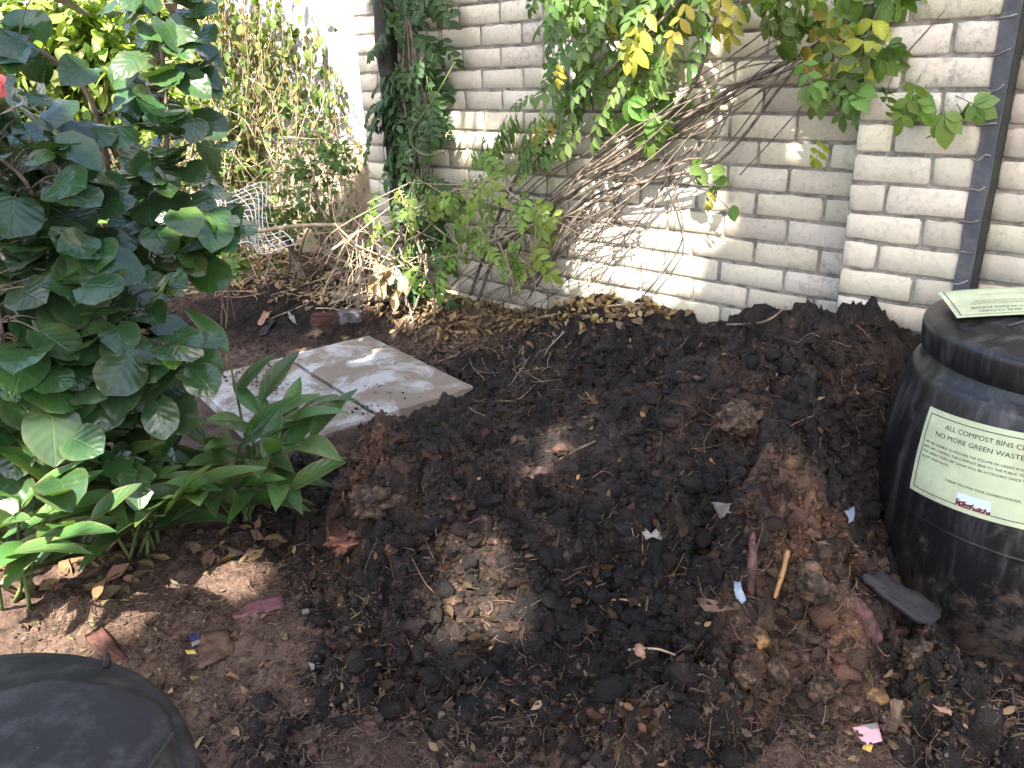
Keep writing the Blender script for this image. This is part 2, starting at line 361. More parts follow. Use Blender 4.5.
HC += [g for g in GC if g[:2] in ((-1, 1.2), (0, 1.2), (1, 1.2), (-.2, 3.1), (-.57, 2.83), (-.9, 3.05), (-1.2, 2.2), (.227, 3.4), (-.2, 3.5), (0, 0), (-1.1, 3.6))]
HC += [(1.3, 1.5, -.02), (-.9, 1.6, -.05), (-.6, 1.5, -.04), (-.85, 1.95, -.03), (-.35, 1.22, -.03), (.3, 1.25, -.03), (.8, 1.25, -.03), (-.38, 2.95, .07), (-.25, 3.0, .075)]
HC += [tuple((SA+q*np.append(sd1, 0)+w_*np.append(sd2, 0))[:2])+(z_,) for q in (-.45, -.25, -.05, .15, .33) for w_, z_ in ((.97, .035), (1.08, .06))]
htps = TPS(HC, .0015)
crack = np.array([gp(492, 545, .2)[:2], gp(470, 575, .17)[:2], gp(458, 592, .15)[:2], gp(448, 622, .11)[:2]])
def seg_dist(x, y, P):
    d = np.full(np.shape(x), 9.)
    for a, b in zip(P[:-1], P[1:]):
        ab = b-a; t = np.clip(((x-a[0])*ab[0]+(y-a[1])*ab[1])/(ab@ab), 0, 1); d = np.minimum(d, np.hypot(x-a[0]-t*ab[0], y-a[1]-t*ab[1]))
    return d
pale_c = [(gp(530, 475, .22)[:2], .13), (gp(480, 590, .14)[:2], .12), (gp(560, 420, .27)[:2], .09)]
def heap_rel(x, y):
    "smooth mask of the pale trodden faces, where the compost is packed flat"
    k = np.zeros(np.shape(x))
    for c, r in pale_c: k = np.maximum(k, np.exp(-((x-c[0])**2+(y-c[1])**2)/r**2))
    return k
MACRO = [(375, 485, .2, .10, .07), (352, 532, .12, .07, .035), (415, 570, .1, .075, -.05), (330, 600, .04, .1, -.03), (500, 560, .16, .12, .035), (620, 600, .16, .12, -.05), (780, 560, .24, .11, .055), (690, 560, .24, .08, -.04), (835, 660, .09, .08, .04), (755, 640, .13, .07, .03), (700, 655, .12, .08, -.035), (640, 400, .34, .1, -.035), (600, 350, .38, .09, .04), (700, 400, .42, .12, .045), (560, 390, .24, .09, -.03), (440, 430, .12, .1, -.02), (850, 460, .34, .08, -.04), (540, 650, .1, .12, -.025)]
MACC = [(gp(x, y, z)[:2], r, a) for x, y, z, r, a in MACRO]
def macro(x, y):
    t = np.zeros(np.shape(x)); xx = x+.03*fbm(x, y, 7, 3, 61); yy = y+.03*fbm(x, y, 7, 3, 62)
    for c, r, a in MACC: q = ((xx-c[0])**2+(yy-c[1])**2)/r**2; t = t+1.35*a*np.exp(-q*q*.6-q*.3)
    return t
def heap_z(x, y):
    z = htps(x, y); flat = heap_rel(x, y)
    n = .055*fbm(x, y, 3.2, 3, 11)+.05*fbm(x, y, 8, 4, 21)
    c = .07*clods(x, y, .17, 3)+.05*clods(x, y, .08, 4)+.033*clods(x, y, .04, 5)+.019*clods(x, y, .019, 6)+.02*fbm(x, y, 60, 3, 8)+.03*np.abs(fbm(x, y, 14, 3, 9))
    rough = (.4+.9*vnoise(x*3.1, y*3.1, 77))*np.clip(1.15-.55*np.clip(y-1.9, 0, 1), .55, 1)
    nb = np.clip((np.hypot(x-1.35, y-1.76)-.36)/.25, .3, 1)
    z = z-.05*nb+macro(x, y)*nb+(n*(1-.6*flat)+c*rough*(1-.7*flat))*nb
    d = seg_dist(x, y, crack); z = z-.05*np.exp(-(d/.013)**2)
    return z
def ground_z(x, y):
    near = np.clip(1-(np.hypot(x, y-2.5)-3)/3, .15, 1)
    slab = in_slab(x, y, .03)
    return G0(x, y)+np.where(slab, -.02, near*(.03*fbm(x, y, 2.2, 3, 51)+.02*fbm(x, y, 9, 3, 52)+.012*clods(x, y, .05, 53)+.008*clods(x, y, .02, 54)+.007*fbm(x, y, 70, 2, 55)))
# slabs: one corner, two directions
def slab_uv(x, y): return (x-SA[0])*sd1[0]+(y-SA[1])*sd1[1], (x-SA[0])*sd2[0]+(y-SA[1])*sd2[1]
def in_slab(x, y, m=0.):
    a, b = slab_uv(x, y); return (a > -.9-m*0) & (a < .45+m*0) & (b > 0) & (b < .93)
def axis(lo, hi, st, far, g=1.25):
    c = list(np.arange(lo, hi, st)); s = st; a = lo; left = []
    while a > -far: s *= g; a -= s; left.append(a)
    s = st; b = c[-1]; right = []
    while b < far: s *= g; b += s; right.append(b)
    return np.array(left[::-1]+c+right)
def grid_mesh(name, xs, ys, zf, mat, keep=None, tintf=None, warp=0.):
    X, Y = np.meshgrid(xs, ys); Z = zf(X, Y); nx = len(xs); ny = len(ys)
    i = np.arange(ny-1)[:, None]*nx; j = np.arange(nx-1)[None]
    Fq = np.stack([i+j, i+j+1, i+nx+j+1, i+nx+j], -1).reshape(-1, 4)
    if warp: X = X+warp*fbm(X, Y, 26, 3, 301); Y = Y+warp*fbm(X, Y, 24, 3, 311)
    V = np.stack([X, Y, Z], -1).reshape(-1, 3); T = None if tintf is None else tintf(X, Y).reshape(-1, 3)
    if keep is not None:
        kv = keep(X, Y, Z).ravel(); Fq = Fq[kv[Fq].any(1)]; used = np.unique(Fq); mp = np.zeros(len(V), np.int64); mp[used] = np.arange(len(used))
        V = V[used]; Fq = mp[Fq]; T = None if T is None else T[used]
    a = Acc(); a.add(V, Fq, None, T); return a.build(name, mat), Z
gx = axis(-2.3, 1.75, .0085, 150); gy = axis(.95, 4.4, .0085, 150)
def gtint(x, y):
    t = np.ones(x.shape+(3,)); k = np.exp(-((x+1.2)**2/.9+(y-4.15)**2/.2)**2); k = np.maximum(k, np.exp(-((x-.05)**2/.3+(y-3.05)**2/.12)))     # black peaty soil by the slabs
    return t*(1-.82*k)[..., None]
ground, GZ = grid_mesh('ground', gx, gy, ground_z, M['ground'], None, gtint); tag(ground, 'brown mulched garden earth in front of the brick wall', 'ground', kind='structure')
hx = np.arange(-1.15, 1.9, .0066); hy = np.arange(1.05, 3.3, .0066)
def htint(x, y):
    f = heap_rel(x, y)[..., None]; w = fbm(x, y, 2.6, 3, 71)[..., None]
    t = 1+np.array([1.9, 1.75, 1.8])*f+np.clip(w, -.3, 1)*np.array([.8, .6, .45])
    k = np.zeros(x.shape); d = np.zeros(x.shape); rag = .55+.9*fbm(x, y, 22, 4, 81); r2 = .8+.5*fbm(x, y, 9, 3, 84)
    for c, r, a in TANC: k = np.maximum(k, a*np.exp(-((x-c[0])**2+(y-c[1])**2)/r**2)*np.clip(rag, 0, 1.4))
    for c, r in DARKC: d = np.maximum(d, np.exp(-((x-c[0])**2+(y-c[1])**2)/r**2)*np.clip(r2, 0, 1.2))
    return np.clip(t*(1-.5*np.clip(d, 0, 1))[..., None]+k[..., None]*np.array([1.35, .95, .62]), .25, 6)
h1, h2 = gp(212, 760), gp(236, 510); HW = (h1[0], h1[1], (h2[0]-h1[0])/(h2[1]-h1[1]))
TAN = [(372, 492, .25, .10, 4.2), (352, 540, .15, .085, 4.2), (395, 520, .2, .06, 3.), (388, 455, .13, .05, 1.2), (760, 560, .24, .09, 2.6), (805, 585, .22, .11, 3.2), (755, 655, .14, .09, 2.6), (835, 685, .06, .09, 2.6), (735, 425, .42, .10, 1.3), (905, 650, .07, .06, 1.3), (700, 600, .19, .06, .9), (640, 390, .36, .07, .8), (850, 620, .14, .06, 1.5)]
WET = [(630, 370, .36, .16), (600, 345, .38, .12), (850, 350, .5, .2), (760, 345, .46, .14), (300, 690, .02, .17), (470, 690, .05, .2), (420, 425, .11, .12), (600, 590, .16, .13), (410, 590, .1, .07), (690, 500, .3, .12), (860, 440, .4, .12), (650, 640, .12, .1), (540, 400, .22, .1)]  # patches where the compost tint is made darker
TANC = [(gp(x, y, z)[:2], r, k) for x, y, z, r, k in TAN]; DARKC = [(gp(x, y, z)[:2], r) for x, y, z, r in WET]
def hkeep(x, y, z):
    dist = -(x*WN[0]+y*WN[1]); bin_in = np.hypot(x-1.35, y-1.76) < .30
    return (x > HW[0]+(y-HW[1])*HW[2]) & (z > G0(x, y)-.022) & (dist < DW+.03) & ~bin_in & ~in_slab(x, y)
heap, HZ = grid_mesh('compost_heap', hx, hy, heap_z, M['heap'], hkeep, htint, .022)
tag(heap, 'large dark heap of dug over compost against the white brick wall', 'compost heap')
def bil(xs, ys, Z, x, y):
    i = np.clip(np.searchsorted(xs, x)-1, 0, len(xs)-2); j = np.clip(np.searchsorted(ys, y)-1, 0, len(ys)-2)
    fx = np.clip((x-xs[i])/(xs[i+1]-xs[i]), 0, 1); fy = np.clip((y-ys[j])/(ys[j+1]-ys[j]), 0, 1)
    return (Z[j, i]*(1-fx)+Z[j, i+1]*fx)*(1-fy)+(Z[j+1, i]*(1-fx)+Z[j+1, i+1]*fx)*fy
def surf(x, y):
    x = np.asarray(x, float); y = np.asarray(y, float); g = bil(gx, gy, GZ, x, y); h = bil(hx, hy, HZ, x, y)
    ok = (x > hx[0]) & (x < hx[-1]) & (y > hy[0]) & (y < hy[-1]) & hkeep(x, y, h)
    return np.where(ok, np.maximum(g, h), g)
def hits(pp):
    "the points of the soil seen at places of the photograph"
    pp = np.asarray(pp, float).reshape(-1, 2); v = np.array([ray(x, y) for x, y in pp]); t = np.full(len(v), .9); live = np.ones(len(v), bool)
    for _ in range(700):
        P = CAM+v*t[:, None]; live &= P[:, 2] > surf(P[:, 0], P[:, 1])
        if not live.any(): break
        t[live] += .008
    return CAM+v*t[:, None]
def hit(px, py): return hits([(px, py)])[0]
def normal_at(x, y, e=.012):
    return nrm(np.stack([surf(x-e, y)-surf(x+e, y), surf(x, y-e)-surf(x, y+e), np.full(np.shape(x), 2*e)], -1))
# ------------------------------------------------------------------ brick wall with its pier
def bricks(acc, spans, D, tone=1.):
    A = np.array([-1, -1, -.95, -.5, 0, .5, .95, 1, 1]); B = np.array([-1, -1, -.86, 0, .86, 1, 1])
    da = np.array([2, 1, 0, 0, 0, 0, 0, 1, 2]); db = np.array([2, 1, 0, 0, 0, 1, 2]); na, nb = 9, 7
    i = np.arange(nb-1)[:, None]*na; j = np.arange(na-1)[None]
    FQ = np.stack([i+j, i+na+j, i+na+j+1, i+j+1], -1).reshape(-1, 4)
    for s0, s1, z0, z1 in spans:
        cs, cz, hs, hz = (s0+s1)/2, (z0+z1)/2, (s1-s0)/2, (z1-z0)/2
        lev = np.maximum(da[None, :], db[:, None]); dep = np.where(lev == 2, -.03, np.where(lev == 1, -.0035, 0.))
        X = cs+hs*np.broadcast_to(A, (nb, na)); Z = cz+hz*np.broadcast_to(B[:, None], (nb, na))
        j1 = rng.normal(0, .0016, (nb, na)); j2 = rng.normal(0, .0016, (nb, na)); outer = lev >= 1
        corner = (da[None] >= 1) & (db[:, None] >= 1)
        X = X+np.where(outer, j1, 0)-np.where(corner, np.sign(A)[None]*rng.uniform(.001, .007, (nb, na)), 0)
        Z = Z+np.where(outer, j2, 0)-np.where(corner, np.sign(B)[:, None]*rng.uniform(.001, .005, (nb, na)), 0)
        dep = dep+rng.normal(0, .0012)+np.where(lev == 0, rng.normal(0, .0006, (nb, na)), 0)-np.where(lev == 1, rng.uniform(0, .003, (nb, na)), 0)
        P = np.array([wall_pt(a, b, d, D) for a, b, d in zip(X.ravel(), Z.ravel(), dep.ravel())])
        g = tone*(1+.1*rng.normal()); acc.add(P, FQ, None, np.clip(np.array([g, g*(1+.015*rng.normal()), g*(1+.03*rng.normal())]), .55, 1.25))
def spans_for(s_lo, s_hi, z_ref, joint, kz0, kz1, L=.24):
    out = []
    for k in range(kz0, kz1):
        z1 = z_ref-.086*k; z0 = z1-.086; off = joint if k % 2 == 0 else joint+L/2
        ed = [s_lo]+[s for s in off+L*np.arange(-25, 25) if s_lo+.03 < s < s_hi-.03]+[s_hi]
        ed = [e+(rng.normal(0, .006) if 0 < q < len(ed)-1 else 0) for q, e in enumerate(ed)]
        for a, b in zip(ed[:-1], ed[1:]): out.append((a+.0048, b-.0048, z0+.0052, z1-.0052))
    return out
wall = empty('brick_wall', wall_pt(2, .1), 'tall white painted brick wall with dark mortar behind the compost heap', 'wall')
a = Acc(); bricks(a, spans_for(.86, 3.46, 1.01, 1.391, -15, 11), DW); bricks(a, spans_for(-1.6, .53, .99, .40, -15, 12), DR, .96); a.build('brickwork', M['brick'], wall)
a = Acc()
def slab_wall(acc, s0, s1, z0, z1, D, back):
    P = [wall_pt(s, z, o, D) for z in (z0, z1) for (s, o) in ((s0, -.0055), (s1, -.0055), (s1, -back), (s0, -back))]
    acc.add(P, [(3, 2, 1, 0), (4, 5, 6, 7), (0, 1, 5, 4), (1, 2, 6, 5), (2, 3, 7, 6), (3, 0, 4, 7)])
slab_wall(a, .5, 3.455, -.1, 2.3, DW, .22); slab_wall(a, -1.6, .54, -.1, 2.3, DR, .25); a.build('mortar', M['mortar'], wall, False)
pier_s = []
for k in range(-15, 12):
    z1 = 1.0-.086*k; j = .788 if k % 2 == 0 else .674
    for s0, s1 in ((j, .895), (.545, j)): pier_s.append((s0+.0048, s1-.0048, z1-.086+.0052, z1-.0052))
a = Acc(); bricks(a, pier_s, DP, 1.08); pr = a.build('pier', M['brick'], wall); pr['label'] = 'cleaner projecting pier of the white brick wall'
a = Acc(); slab_wall(a, .545, .892, -.1, 2.3, DP, DW-DP+.02); a.build('pier_mortar', M['mortar'], pr, False)
a = Acc()
for s0, s1, o0, o1 in ((.526, .567, .006, -.01),):
    zz = np.linspace(-.1, 2.3, 40); w = rng.normal(0, .0016, (40, 2))
    P = np.array([[wall_pt(s1+w[q, 0], z, o0, DP), wall_pt(s0+w[q, 1]*.3, z, o0, DP), wall_pt(s0+w[q, 1]*.3, z, o1, DP), wall_pt(s1, z, o1, DP)] for q, z in enumerate(zz)]).reshape(-1, 3)
    i = np.arange(39)[:, None]*4; j = np.arange(4)[None]; a.add(P, np.stack([i+j, i+(j+1) % 4, i+4+(j+1) % 4, i+4+j], -1).reshape(-1, 4))
st = a.build('joint_strip', M['strip'], wall, False); a = Acc(); slab_wall(a, .524, .5445, -.1, 2.29, DP+.004, .12); a.build('joint_return', M['ink'], st, False)
a = Acc()
for k in range(-11, 9):
    z = 1.0-.086*k; q = rng.uniform(-.006, .006, 4)
    tube(a, smooth_path([wall_pt(.578, z+q[0], .003, DP), wall_pt(.56, z+q[1], .0075, DP), wall_pt(.545, z+.004+q[2], .0078, DP), wall_pt(.532, z+.008+q[3], .007, DP)]), .0022, 5, None, .5)
a.build('mortar_smear', M['mortar'], st)

# white rendered wall closing the yard on the left
rw = empty('rendered_wall', (-.72, 4.55, .2), 'sunlit white rendered wall with cream base behind the shrubs at left', 'wall')
def prism(acc, p0, p1, th, z0, z1):
    p0 = np.array(p0, float); p1 = np.array(p1, float); d = nrm(p1-p0); nn = np.array([-d[1], d[0]])*th
    P = [(*q, z) for z in (z0, z1) for q in (p0, p1, p1+nn, p0+nn)]
    acc.add(P, [(3, 2, 1, 0), (4, 5, 6, 7), (0, 1, 5, 4), (1, 2, 6, 5), (2, 3, 7, 6), (3, 0, 4, 7)])
a = Acc(); prism(a, (-7, 8.2), (-.66, 4.72), .2, .97, 2.7); a.build('render_panel', M['render'], rw, False)
a = Acc(); prism(a, (-7, 8.165), (-.66, 4.685), .22, -.1, .965); a.build('plinth', M['cream'], rw, False)

# dark post under the climber
a = Acc(); P = np.array([wall_pt(3.13, z, .07) for z in np.linspace(.1, 2.25, 24)]); tube(a, P, .05, 8, None, .25); po = a.build('wall_post', M['dark_metal'])
tag(po, 'dark rough post on the brick wall, half hidden by the climbing vine', 'post')

# ------------------------------------------------------------------ paving slabs
def slab(a0, a1, label, dz):
    n = 46; mlen = 90; acc = Acc(); A = np.linspace(a0, a1, n); B = np.linspace(0, .93, mlen); AA, BB = np.meshgrid(A, B)
    AA = AA.copy(); BB = BB.copy()
    edge = np.minimum.reduce([AA-a0, a1-AA, BB, .93-BB]); chip = vnoise(AA*30, BB*30, 5)
    Z = SA[2]+dz-np.where(edge < .004, .004+.007*chip, 0)+.0012*fbm(AA, BB, 14, 3, 6)
    X = SA[0]+AA*sd1[0]+BB*sd2[0]; Y = SA[1]+AA*sd1[1]+BB*sd2[1]
    V = np.stack([X, Y, Z], -1).reshape(-1, 3); i = np.arange(mlen-1)[:, None]*n; j = np.arange(n-1)[None]
    acc.add(V, np.stack([i+j, i+n+j, i+n+j+1, i+j+1], -1).reshape(-1, 4))
    ring = list(range(n))+[k*n+n-1 for k in range(1, mlen)]+[(mlen-1)*n+k for k in range(n-2, -1, -1)]+[k*n for k in range(mlen-2, 0, -1)]
    R = V[ring]; low = R.copy(); low[:, 2] = SA[2]-.075; q = len(R); ii = np.arange(q); jj = (ii+1) % q
    acc.add(np.vstack([R, low]), np.stack([ii, q+ii, q+jj, jj], -1))
    o = acc.build('paving_slab', M['slab'], None, False); tag(o, label, 'paving slab', 'pale cement slabs laid on the soil')
slab(.006, .45, 'pale grey cement slab fully exposed, nearest the brick wall', 0)
slab(-.45, -.006, 'pale grey cement slab partly covered by the lance leaved plant', -.006)

# ------------------------------------------------------------------ compost bins
BX, BY = 1.35, 1.76
BODY = [(.352, -.03), (.366, .06), (.377, .123), (.386, .2), (.3895, .28), (.388, .374), (.381, .45), (.371, .517), (.36, .57), (.351, .61), (.344, .626), (.333, .634), (.325, .645), (.316, .672)]
def body_r(z): return np.interp(z, [p[1] for p in BODY], [p[0] for p in BODY])
bin_ = empty('compost_bin', (BX, BY, 0), 'large round black plastic compost bin with a pale green notice, right of the heap', 'compost bin', 'black plastic compost bins')
a = Acc(); P = smooth_path([(r, z, 0) for r, z in BODY], 3)[:, :2]; lathe(a, P, (BX, BY, 0), 128); body = a.build('body', M['bin'], bin_)
a = Acc(); lathe(a, [(.3885, .300), (.391, .304), (.391, .308), (.3885, .312)], (BX, BY, 0), 96); a.build('seam', M['bin'], body)
a = Acc(); LID = [(.300, .664), (.322, .661), (.331, .668), (.334, .69), (.336, .722), (.335, .731), (.3325, .7375), (.326, .742), (.30, .749), (.25, .764), (.243, .770), (.16, .779), (.08, .783), (.0005, .784)]
lathe(a, LID, (BX, BY, 0), 128, lambda th, p: 1+.012*np.cos(8*th)[None]*((p[:, :1] < .25) & (p[:, :1] > .2))); lid = a.build('lid', M['bin'], bin_)
a = Acc()
for q in range(8):
    an = q*math.pi/4+.3; P = [(BX+r*math.cos(an), BY+r*math.sin(an), z) for r, z in ((.075, .7845), (.16, .781), (.235, .7735))]; tube(a, P, .004, 6)
a.build('lid_ribs', M['bin'], lid)
DG = None
def text_mesh(body, size, width=None):
    c = bpy.data.curves.new('lettering', 'FONT'); c.body = body; c.size = size; c.resolution_u = 3
    o = bpy.data.objects.new('lettering', c); COL.objects.link(o); dg = bpy.context.evaluated_depsgraph_get(); dg.update()
    me = bpy.data.meshes.new_from_object(o.evaluated_get(dg)); bpy.data.objects.remove(o); bpy.data.curves.remove(c)
    V = np.array([v.co[:] for v in me.vertices]); Fc = [tuple(p.vertices) for p in me.polygons]; bpy.data.meshes.remove(me)
    V = V-np.array([V[:, 0].min(), 0, 0])
    if width: V[:, 0] *= width/V[:, 0].max()
    Ft = []
    for f in Fc:
        for q in range(1, len(f)-1): Ft.append((f[0], f[q], f[q+1]))
    return V, Ft
SGW, SGH, PHI0, SZ0, SROT = .36, .21, rad(-172.0), .573, rad(4.2)
def on_bin(u, v, lift):
    u = np.asarray(u, float); v = np.asarray(v, float)
    ar = u*math.cos(SROT)+v*math.sin(SROT); z = SZ0+u*math.sin(SROT)-v*math.cos(SROT); ph = PHI0+ar/.385
    R = body_r(z)+lift; return np.stack([BX+R*np.cos(ph), BY+R*np.sin(ph), z], -1)
def sheet(acc, fmap, u0, u1, v0, v1, nu, nv, lift):
    U, V = np.meshgrid(np.linspace(u0, u1, nu+1), np.linspace(v0, v1, nv+1)); P = fmap(U, V, lift).reshape(-1, 3)
    i = np.arange(nv)[:, None]*(nu+1); j = np.arange(nu)[None]
    acc.add(P, np.stack([i+j, i+nu+1+j, i+nu+2+j, i+j+1], -1).reshape(-1, 4), np.stack([U, V], -1).reshape(-1, 2))
LINES = [('ALL COMPOST BINS CLOSED', .064, .036, .0155, .232), ('NO MORE GREEN WASTE PLEASE', .044, .058, .0155, .268),
         ('WE ARE UNABLE TO PROCESS THE VOLUME OF GREEN WASTE AND ALL', .018, .081, .0078, .285), ('BINS ARE CLOSING. THE COMPOST BINS TO THE PUBLIC TEMPORARILY', .018, .093, .0078, .285),
         ('THE GREEN "FEED ME" SIGNS WILL BE ATTACHED ONCE WE CAN', .018, .105, .0078, .272), ('ACCEPT MORE WASTE.', .018, .117, .0078, .078),
         ('THANK YOU FOR YOUR UNDERSTANDING.', .094, .151, .0078, .165)]
def notice_parts(fmap, parent, W_, H_, k, photo):
    a = Acc(); b = .012*k
    for u0, u1, v0, v1, nu, nv in ((b, W_-b, b, b+.0018, 40, 1), (b, W_-b, H_-b-.0018, H_-b, 40, 1), (b, b+.0018, b+.0018, H_-b-.0018, 1, 20), (W_-b-.0018, W_-b, b+.0018, H_-b-.0018, 1, 20)):
        sheet(a, fmap, u0, u1, v0, v1, nu, nv, .0022)
    a.build('border', M['ink'], parent)
    for body, u, v, sz, wd in LINES:
        a = Acc(); V, Ft = text_mesh(body, sz, wd*k); P = fmap(u*k+V[:, 0], v*(H_/.21)-V[:, 1], .0022); a.add(P, np.array(Ft)); a.build('text_line', M['ink'], parent)
    if photo:
        a = Acc(); sheet(a, fmap, photo[0], photo[1], photo[2], photo[3], 12, 4, .0024); a.build('photograph', M['photo'], parent)
def mat_photo():
    n = NT('small_colour_print'); uv = n.n('UVMap', uv_map='UVMap').outputs[0]; sp = n.n('SeparateXYZ'); n.l(uv, sp.inputs[0])
    v = n.math('DIVIDE', n.math('SUBTRACT', sp.outputs[1], .166), .032); u = n.math('DIVIDE', n.math('SUBTRACT', sp.outputs[0], .128), .075)
    k = n.noise(110, 3, .6, uv)
    sil = n.math('ADD', n.math('ADD', v, n.math('MULTIPLY', n.math('SUBTRACT', k, .5), .9)), n.math('MULTIPLY', u, -.22))
    c = n.mix(n.rng(sil, .5, .54), (.55, .68, .85), (.12, .025, .02))
    c = n.mix(n.rng(n.noise(260, 2, .5, uv), .6, .66), c, (.75, .78, .82)); return n.fin(c, .35, .5)
M['photo'] = mat_photo()
lp = rng.uniform(-1, 1, (400, 2))*.27; lp = lp[np.hypot(lp[:, 0], lp[:, 1]) < .24][:130]
a = Acc(); sheet(a, on_bin, 0, SGW, 0, SGH, 48, 18, .0014); ntc = a.build('notice', M['paper'], bin_); ntc['label'] = 'pale green printed notice stuck to the bin'
notice_parts(on_bin, ntc, SGW, SGH, 1., (.128, .203, .166, .198))
# loose notice lying upside down on the lid
NA = gp(957, 318, .772); e1 = nrm(np.array([.95, -.27, .09])); e2 = nrm(np.array([.31, .95, .02])); e2 = nrm(e2-e1*(e1@e2)); e3 = np.cross(e1, e2)
def on_lid(u, v, lift):
    u = np.asarray(u, float)[..., None]; v = np.asarray(v, float)[..., None]
    q = .297-u; return NA+e1*q+e2*v+e3*(lift+.012*(q/.297)*(1-q/.297)+.006*np.sin(v/.21*2.4)*np.sin(q*9+.6))
a = Acc(); sheet(a, on_lid, 0, .297, 0, .21, 30, 20, 0.); pn = a.build('paper_notice', M['paper'])
tag(pn, 'loose pale green notice lying upside down on top of the bin lid', 'notice')
notice_parts(on_lid, pn, .297, .21, .825, None)

# the bin whose lid shows at the lower left
FX, FY, FZ = -.586, .488, .735
b2 = empty('compost_bin', (FX, FY, 0), 'scuffed black bin lid with faceted rim close to the camera at lower left', 'compost bin', 'black plastic compost bins')
oct_ = lambda th, p: 1+.012*np.cos(10*(th-1.25))[None]*np.ones((len(p), 1))
a = Acc(); P = [(r*.85, z*1.02-.02) for r, z in BODY[:-2]]+[(.262, .655), (.262, .66)]; lathe(a, P, (FX, FY, 0), 96); a.build('body', M['bin2'], b2)
a = Acc(); lathe(a, [(.25, .640), (.272, .638), (.278, .646), (.280, .69), (.2795, .710), (.277, .719), (.272, .7245), (.262, .7275), (.24, .72), (.2, .715)], (FX, FY, 0), 140)
l2 = a.build('lid', M['bin2'], b2)
PV = np.array([(-.543, .645), (-.514, .670), (-.443, .655), (-.369, .626), (-.342, .596), (-.348, .551), (-.365, .42), (-.45, .30), (-.60, .26), (-.74, .32), (-.80, .46), (-.74, .57), (-.64, .615)])-np.array([FX, FY])
pa = np.arctan2(PV[:, 1], PV[:, 0]); pr_ = np.hypot(PV[:, 0], PV[:, 1]); o_ = np.argsort(pa)
def rpoly(th): return np.interp((th+math.pi) % (2*math.pi)-math.pi, np.concatenate([pa[o_]-2*math.pi, pa[o_], pa[o_]+2*math.pi]), np.tile(pr_[o_], 3))
def pan(th, p):
    r = rpoly(th); r = (r+np.roll(r, 2)+np.roll(r, -2)+np.roll(r, 4)+np.roll(r, -4))/5
    return np.where(p[:, :1] > .26, 1., np.minimum(r*1.03, .266)[None]/.2575)
a = Acc(); lathe(a, [(.2665, .7255), (.262, .7285), (.2575, .755), (.252, .7635), (.245, .7668), (.21, .768), (.12, .770), (.0005, .771)], (FX, FY, 0), 200, pan); pnl = a.build('lid_panel', M['bin2'], l2)
a = Acc(); tube(a, smooth_path([gp(174, 732, .766), gp(162, 750, .7685), gp(148, 770, .769), gp(128, 800, .7695)]), .0016, 6); a.build('groove', M['ink'], pnl)
a = Acc(); q = gp(108, 664, .726); tube(a, [q+np.array([-.006, .010, .004]), q+np.array([0, 0, .003]), q+np.array([.003, -.012, .006])], [.004, .0045, .003], 8); a.build('catch', M['bin2'], l2)

# ------------------------------------------------------------------ litter on heap and ground (uncountable: stuff)
def heap_points(n, poly):
    pp = sample_poly(poly, n); P = hits(pp); return P
HEAP_POLY = [(300, 470), (380, 430), (480, 400), (560, 350), (640, 320), (745, 330), (890, 335), (885, 560), (960, 690), (880, 720), (560, 740), (330, 700), (300, 560)]
IC = None
def ico():
    import bmesh
    bm = bmesh.new(); bmesh.ops.create_icosphere(bm, subdivisions=1, radius=1); V = np.array([v.co[:] for v in bm.verts]); Fc = np.array([[v.index for v in f.verts] for f in bm.faces]); bm.free(); return V, Fc
ICV, ICF = ico()
def crumbs(P, size, mat, name, label, squash=.7, sink=.2, tint=(1, 1, 1), tf=None):
    N = len(P); a = Acc(); V = ICV[None]*(1+.38*(rng.random((N, len(ICV), 1))*2-1)); S = np.asarray(size).reshape(-1, 1, 1)
    sc = rng.uniform(.6, 1.3, (N, 1, 3)); sc[..., 2] *= squash; V = V*sc*S+P[:, None]-np.array([0, 0, 1])*S*sink
    a.add(V.reshape(-1, 3), (ICF[None]+np.arange(N)[:, None, None]*len(ICV)).reshape(-1, 3), None, np.repeat(tints(N, tint, .45, .12)*(1 if tf is None else tf(P[:, 0], P[:, 1])), len(ICV), 0))
    o = a.build(name, mat, None, False); tag(o, label, 'soil crumbs', None, 'stuff'); return o
def jit(P, r): 
    P = P.copy(); P[:, :2] += r*rng.normal(size=(len(P), 2)); P[:, 2] = surf(P[:, 0], P[:, 1]); return P
SCR = np.array([(786, 566), (778, 590), (773, 613), (752, 550), (752, 580), (752, 600), (850, 605), (862, 620), (876, 645), (873, 697), (757, 642), (775, 676), (742, 676), (720, 608), (741, 596), (650, 536), (880, 600), (900, 618), (825, 684), (862, 737), (938, 706), (730, 515), (805, 580), (373, 495), (355, 540), (389, 553), (665, 717), (640, 653), (620, 605), (575, 455), (917, 660), (895, 725)], float); SCRP = hits(SCR)
def clear(P, r): return P[np.hypot(P[:, None, 0]-SCRP[None, :, 0], P[:, None, 1]-SCRP[None, :, 1]).min(1) > r]
cl = clear(jit(np.repeat(heap_points(700, HEAP_POLY), 3, 0), .03), .035)
hp = clear(jit(np.repeat(heap_points(3200, HEAP_POLY), 9, 0), .03), .02)
crumbs(hp, .002+.0065*rng.random(len(hp))**3*1.6, M['heap'], 'soil_crumbs', 'dark crumbs of compost scattered over the heap', .75, .1, (.95, .9, .88), htint)
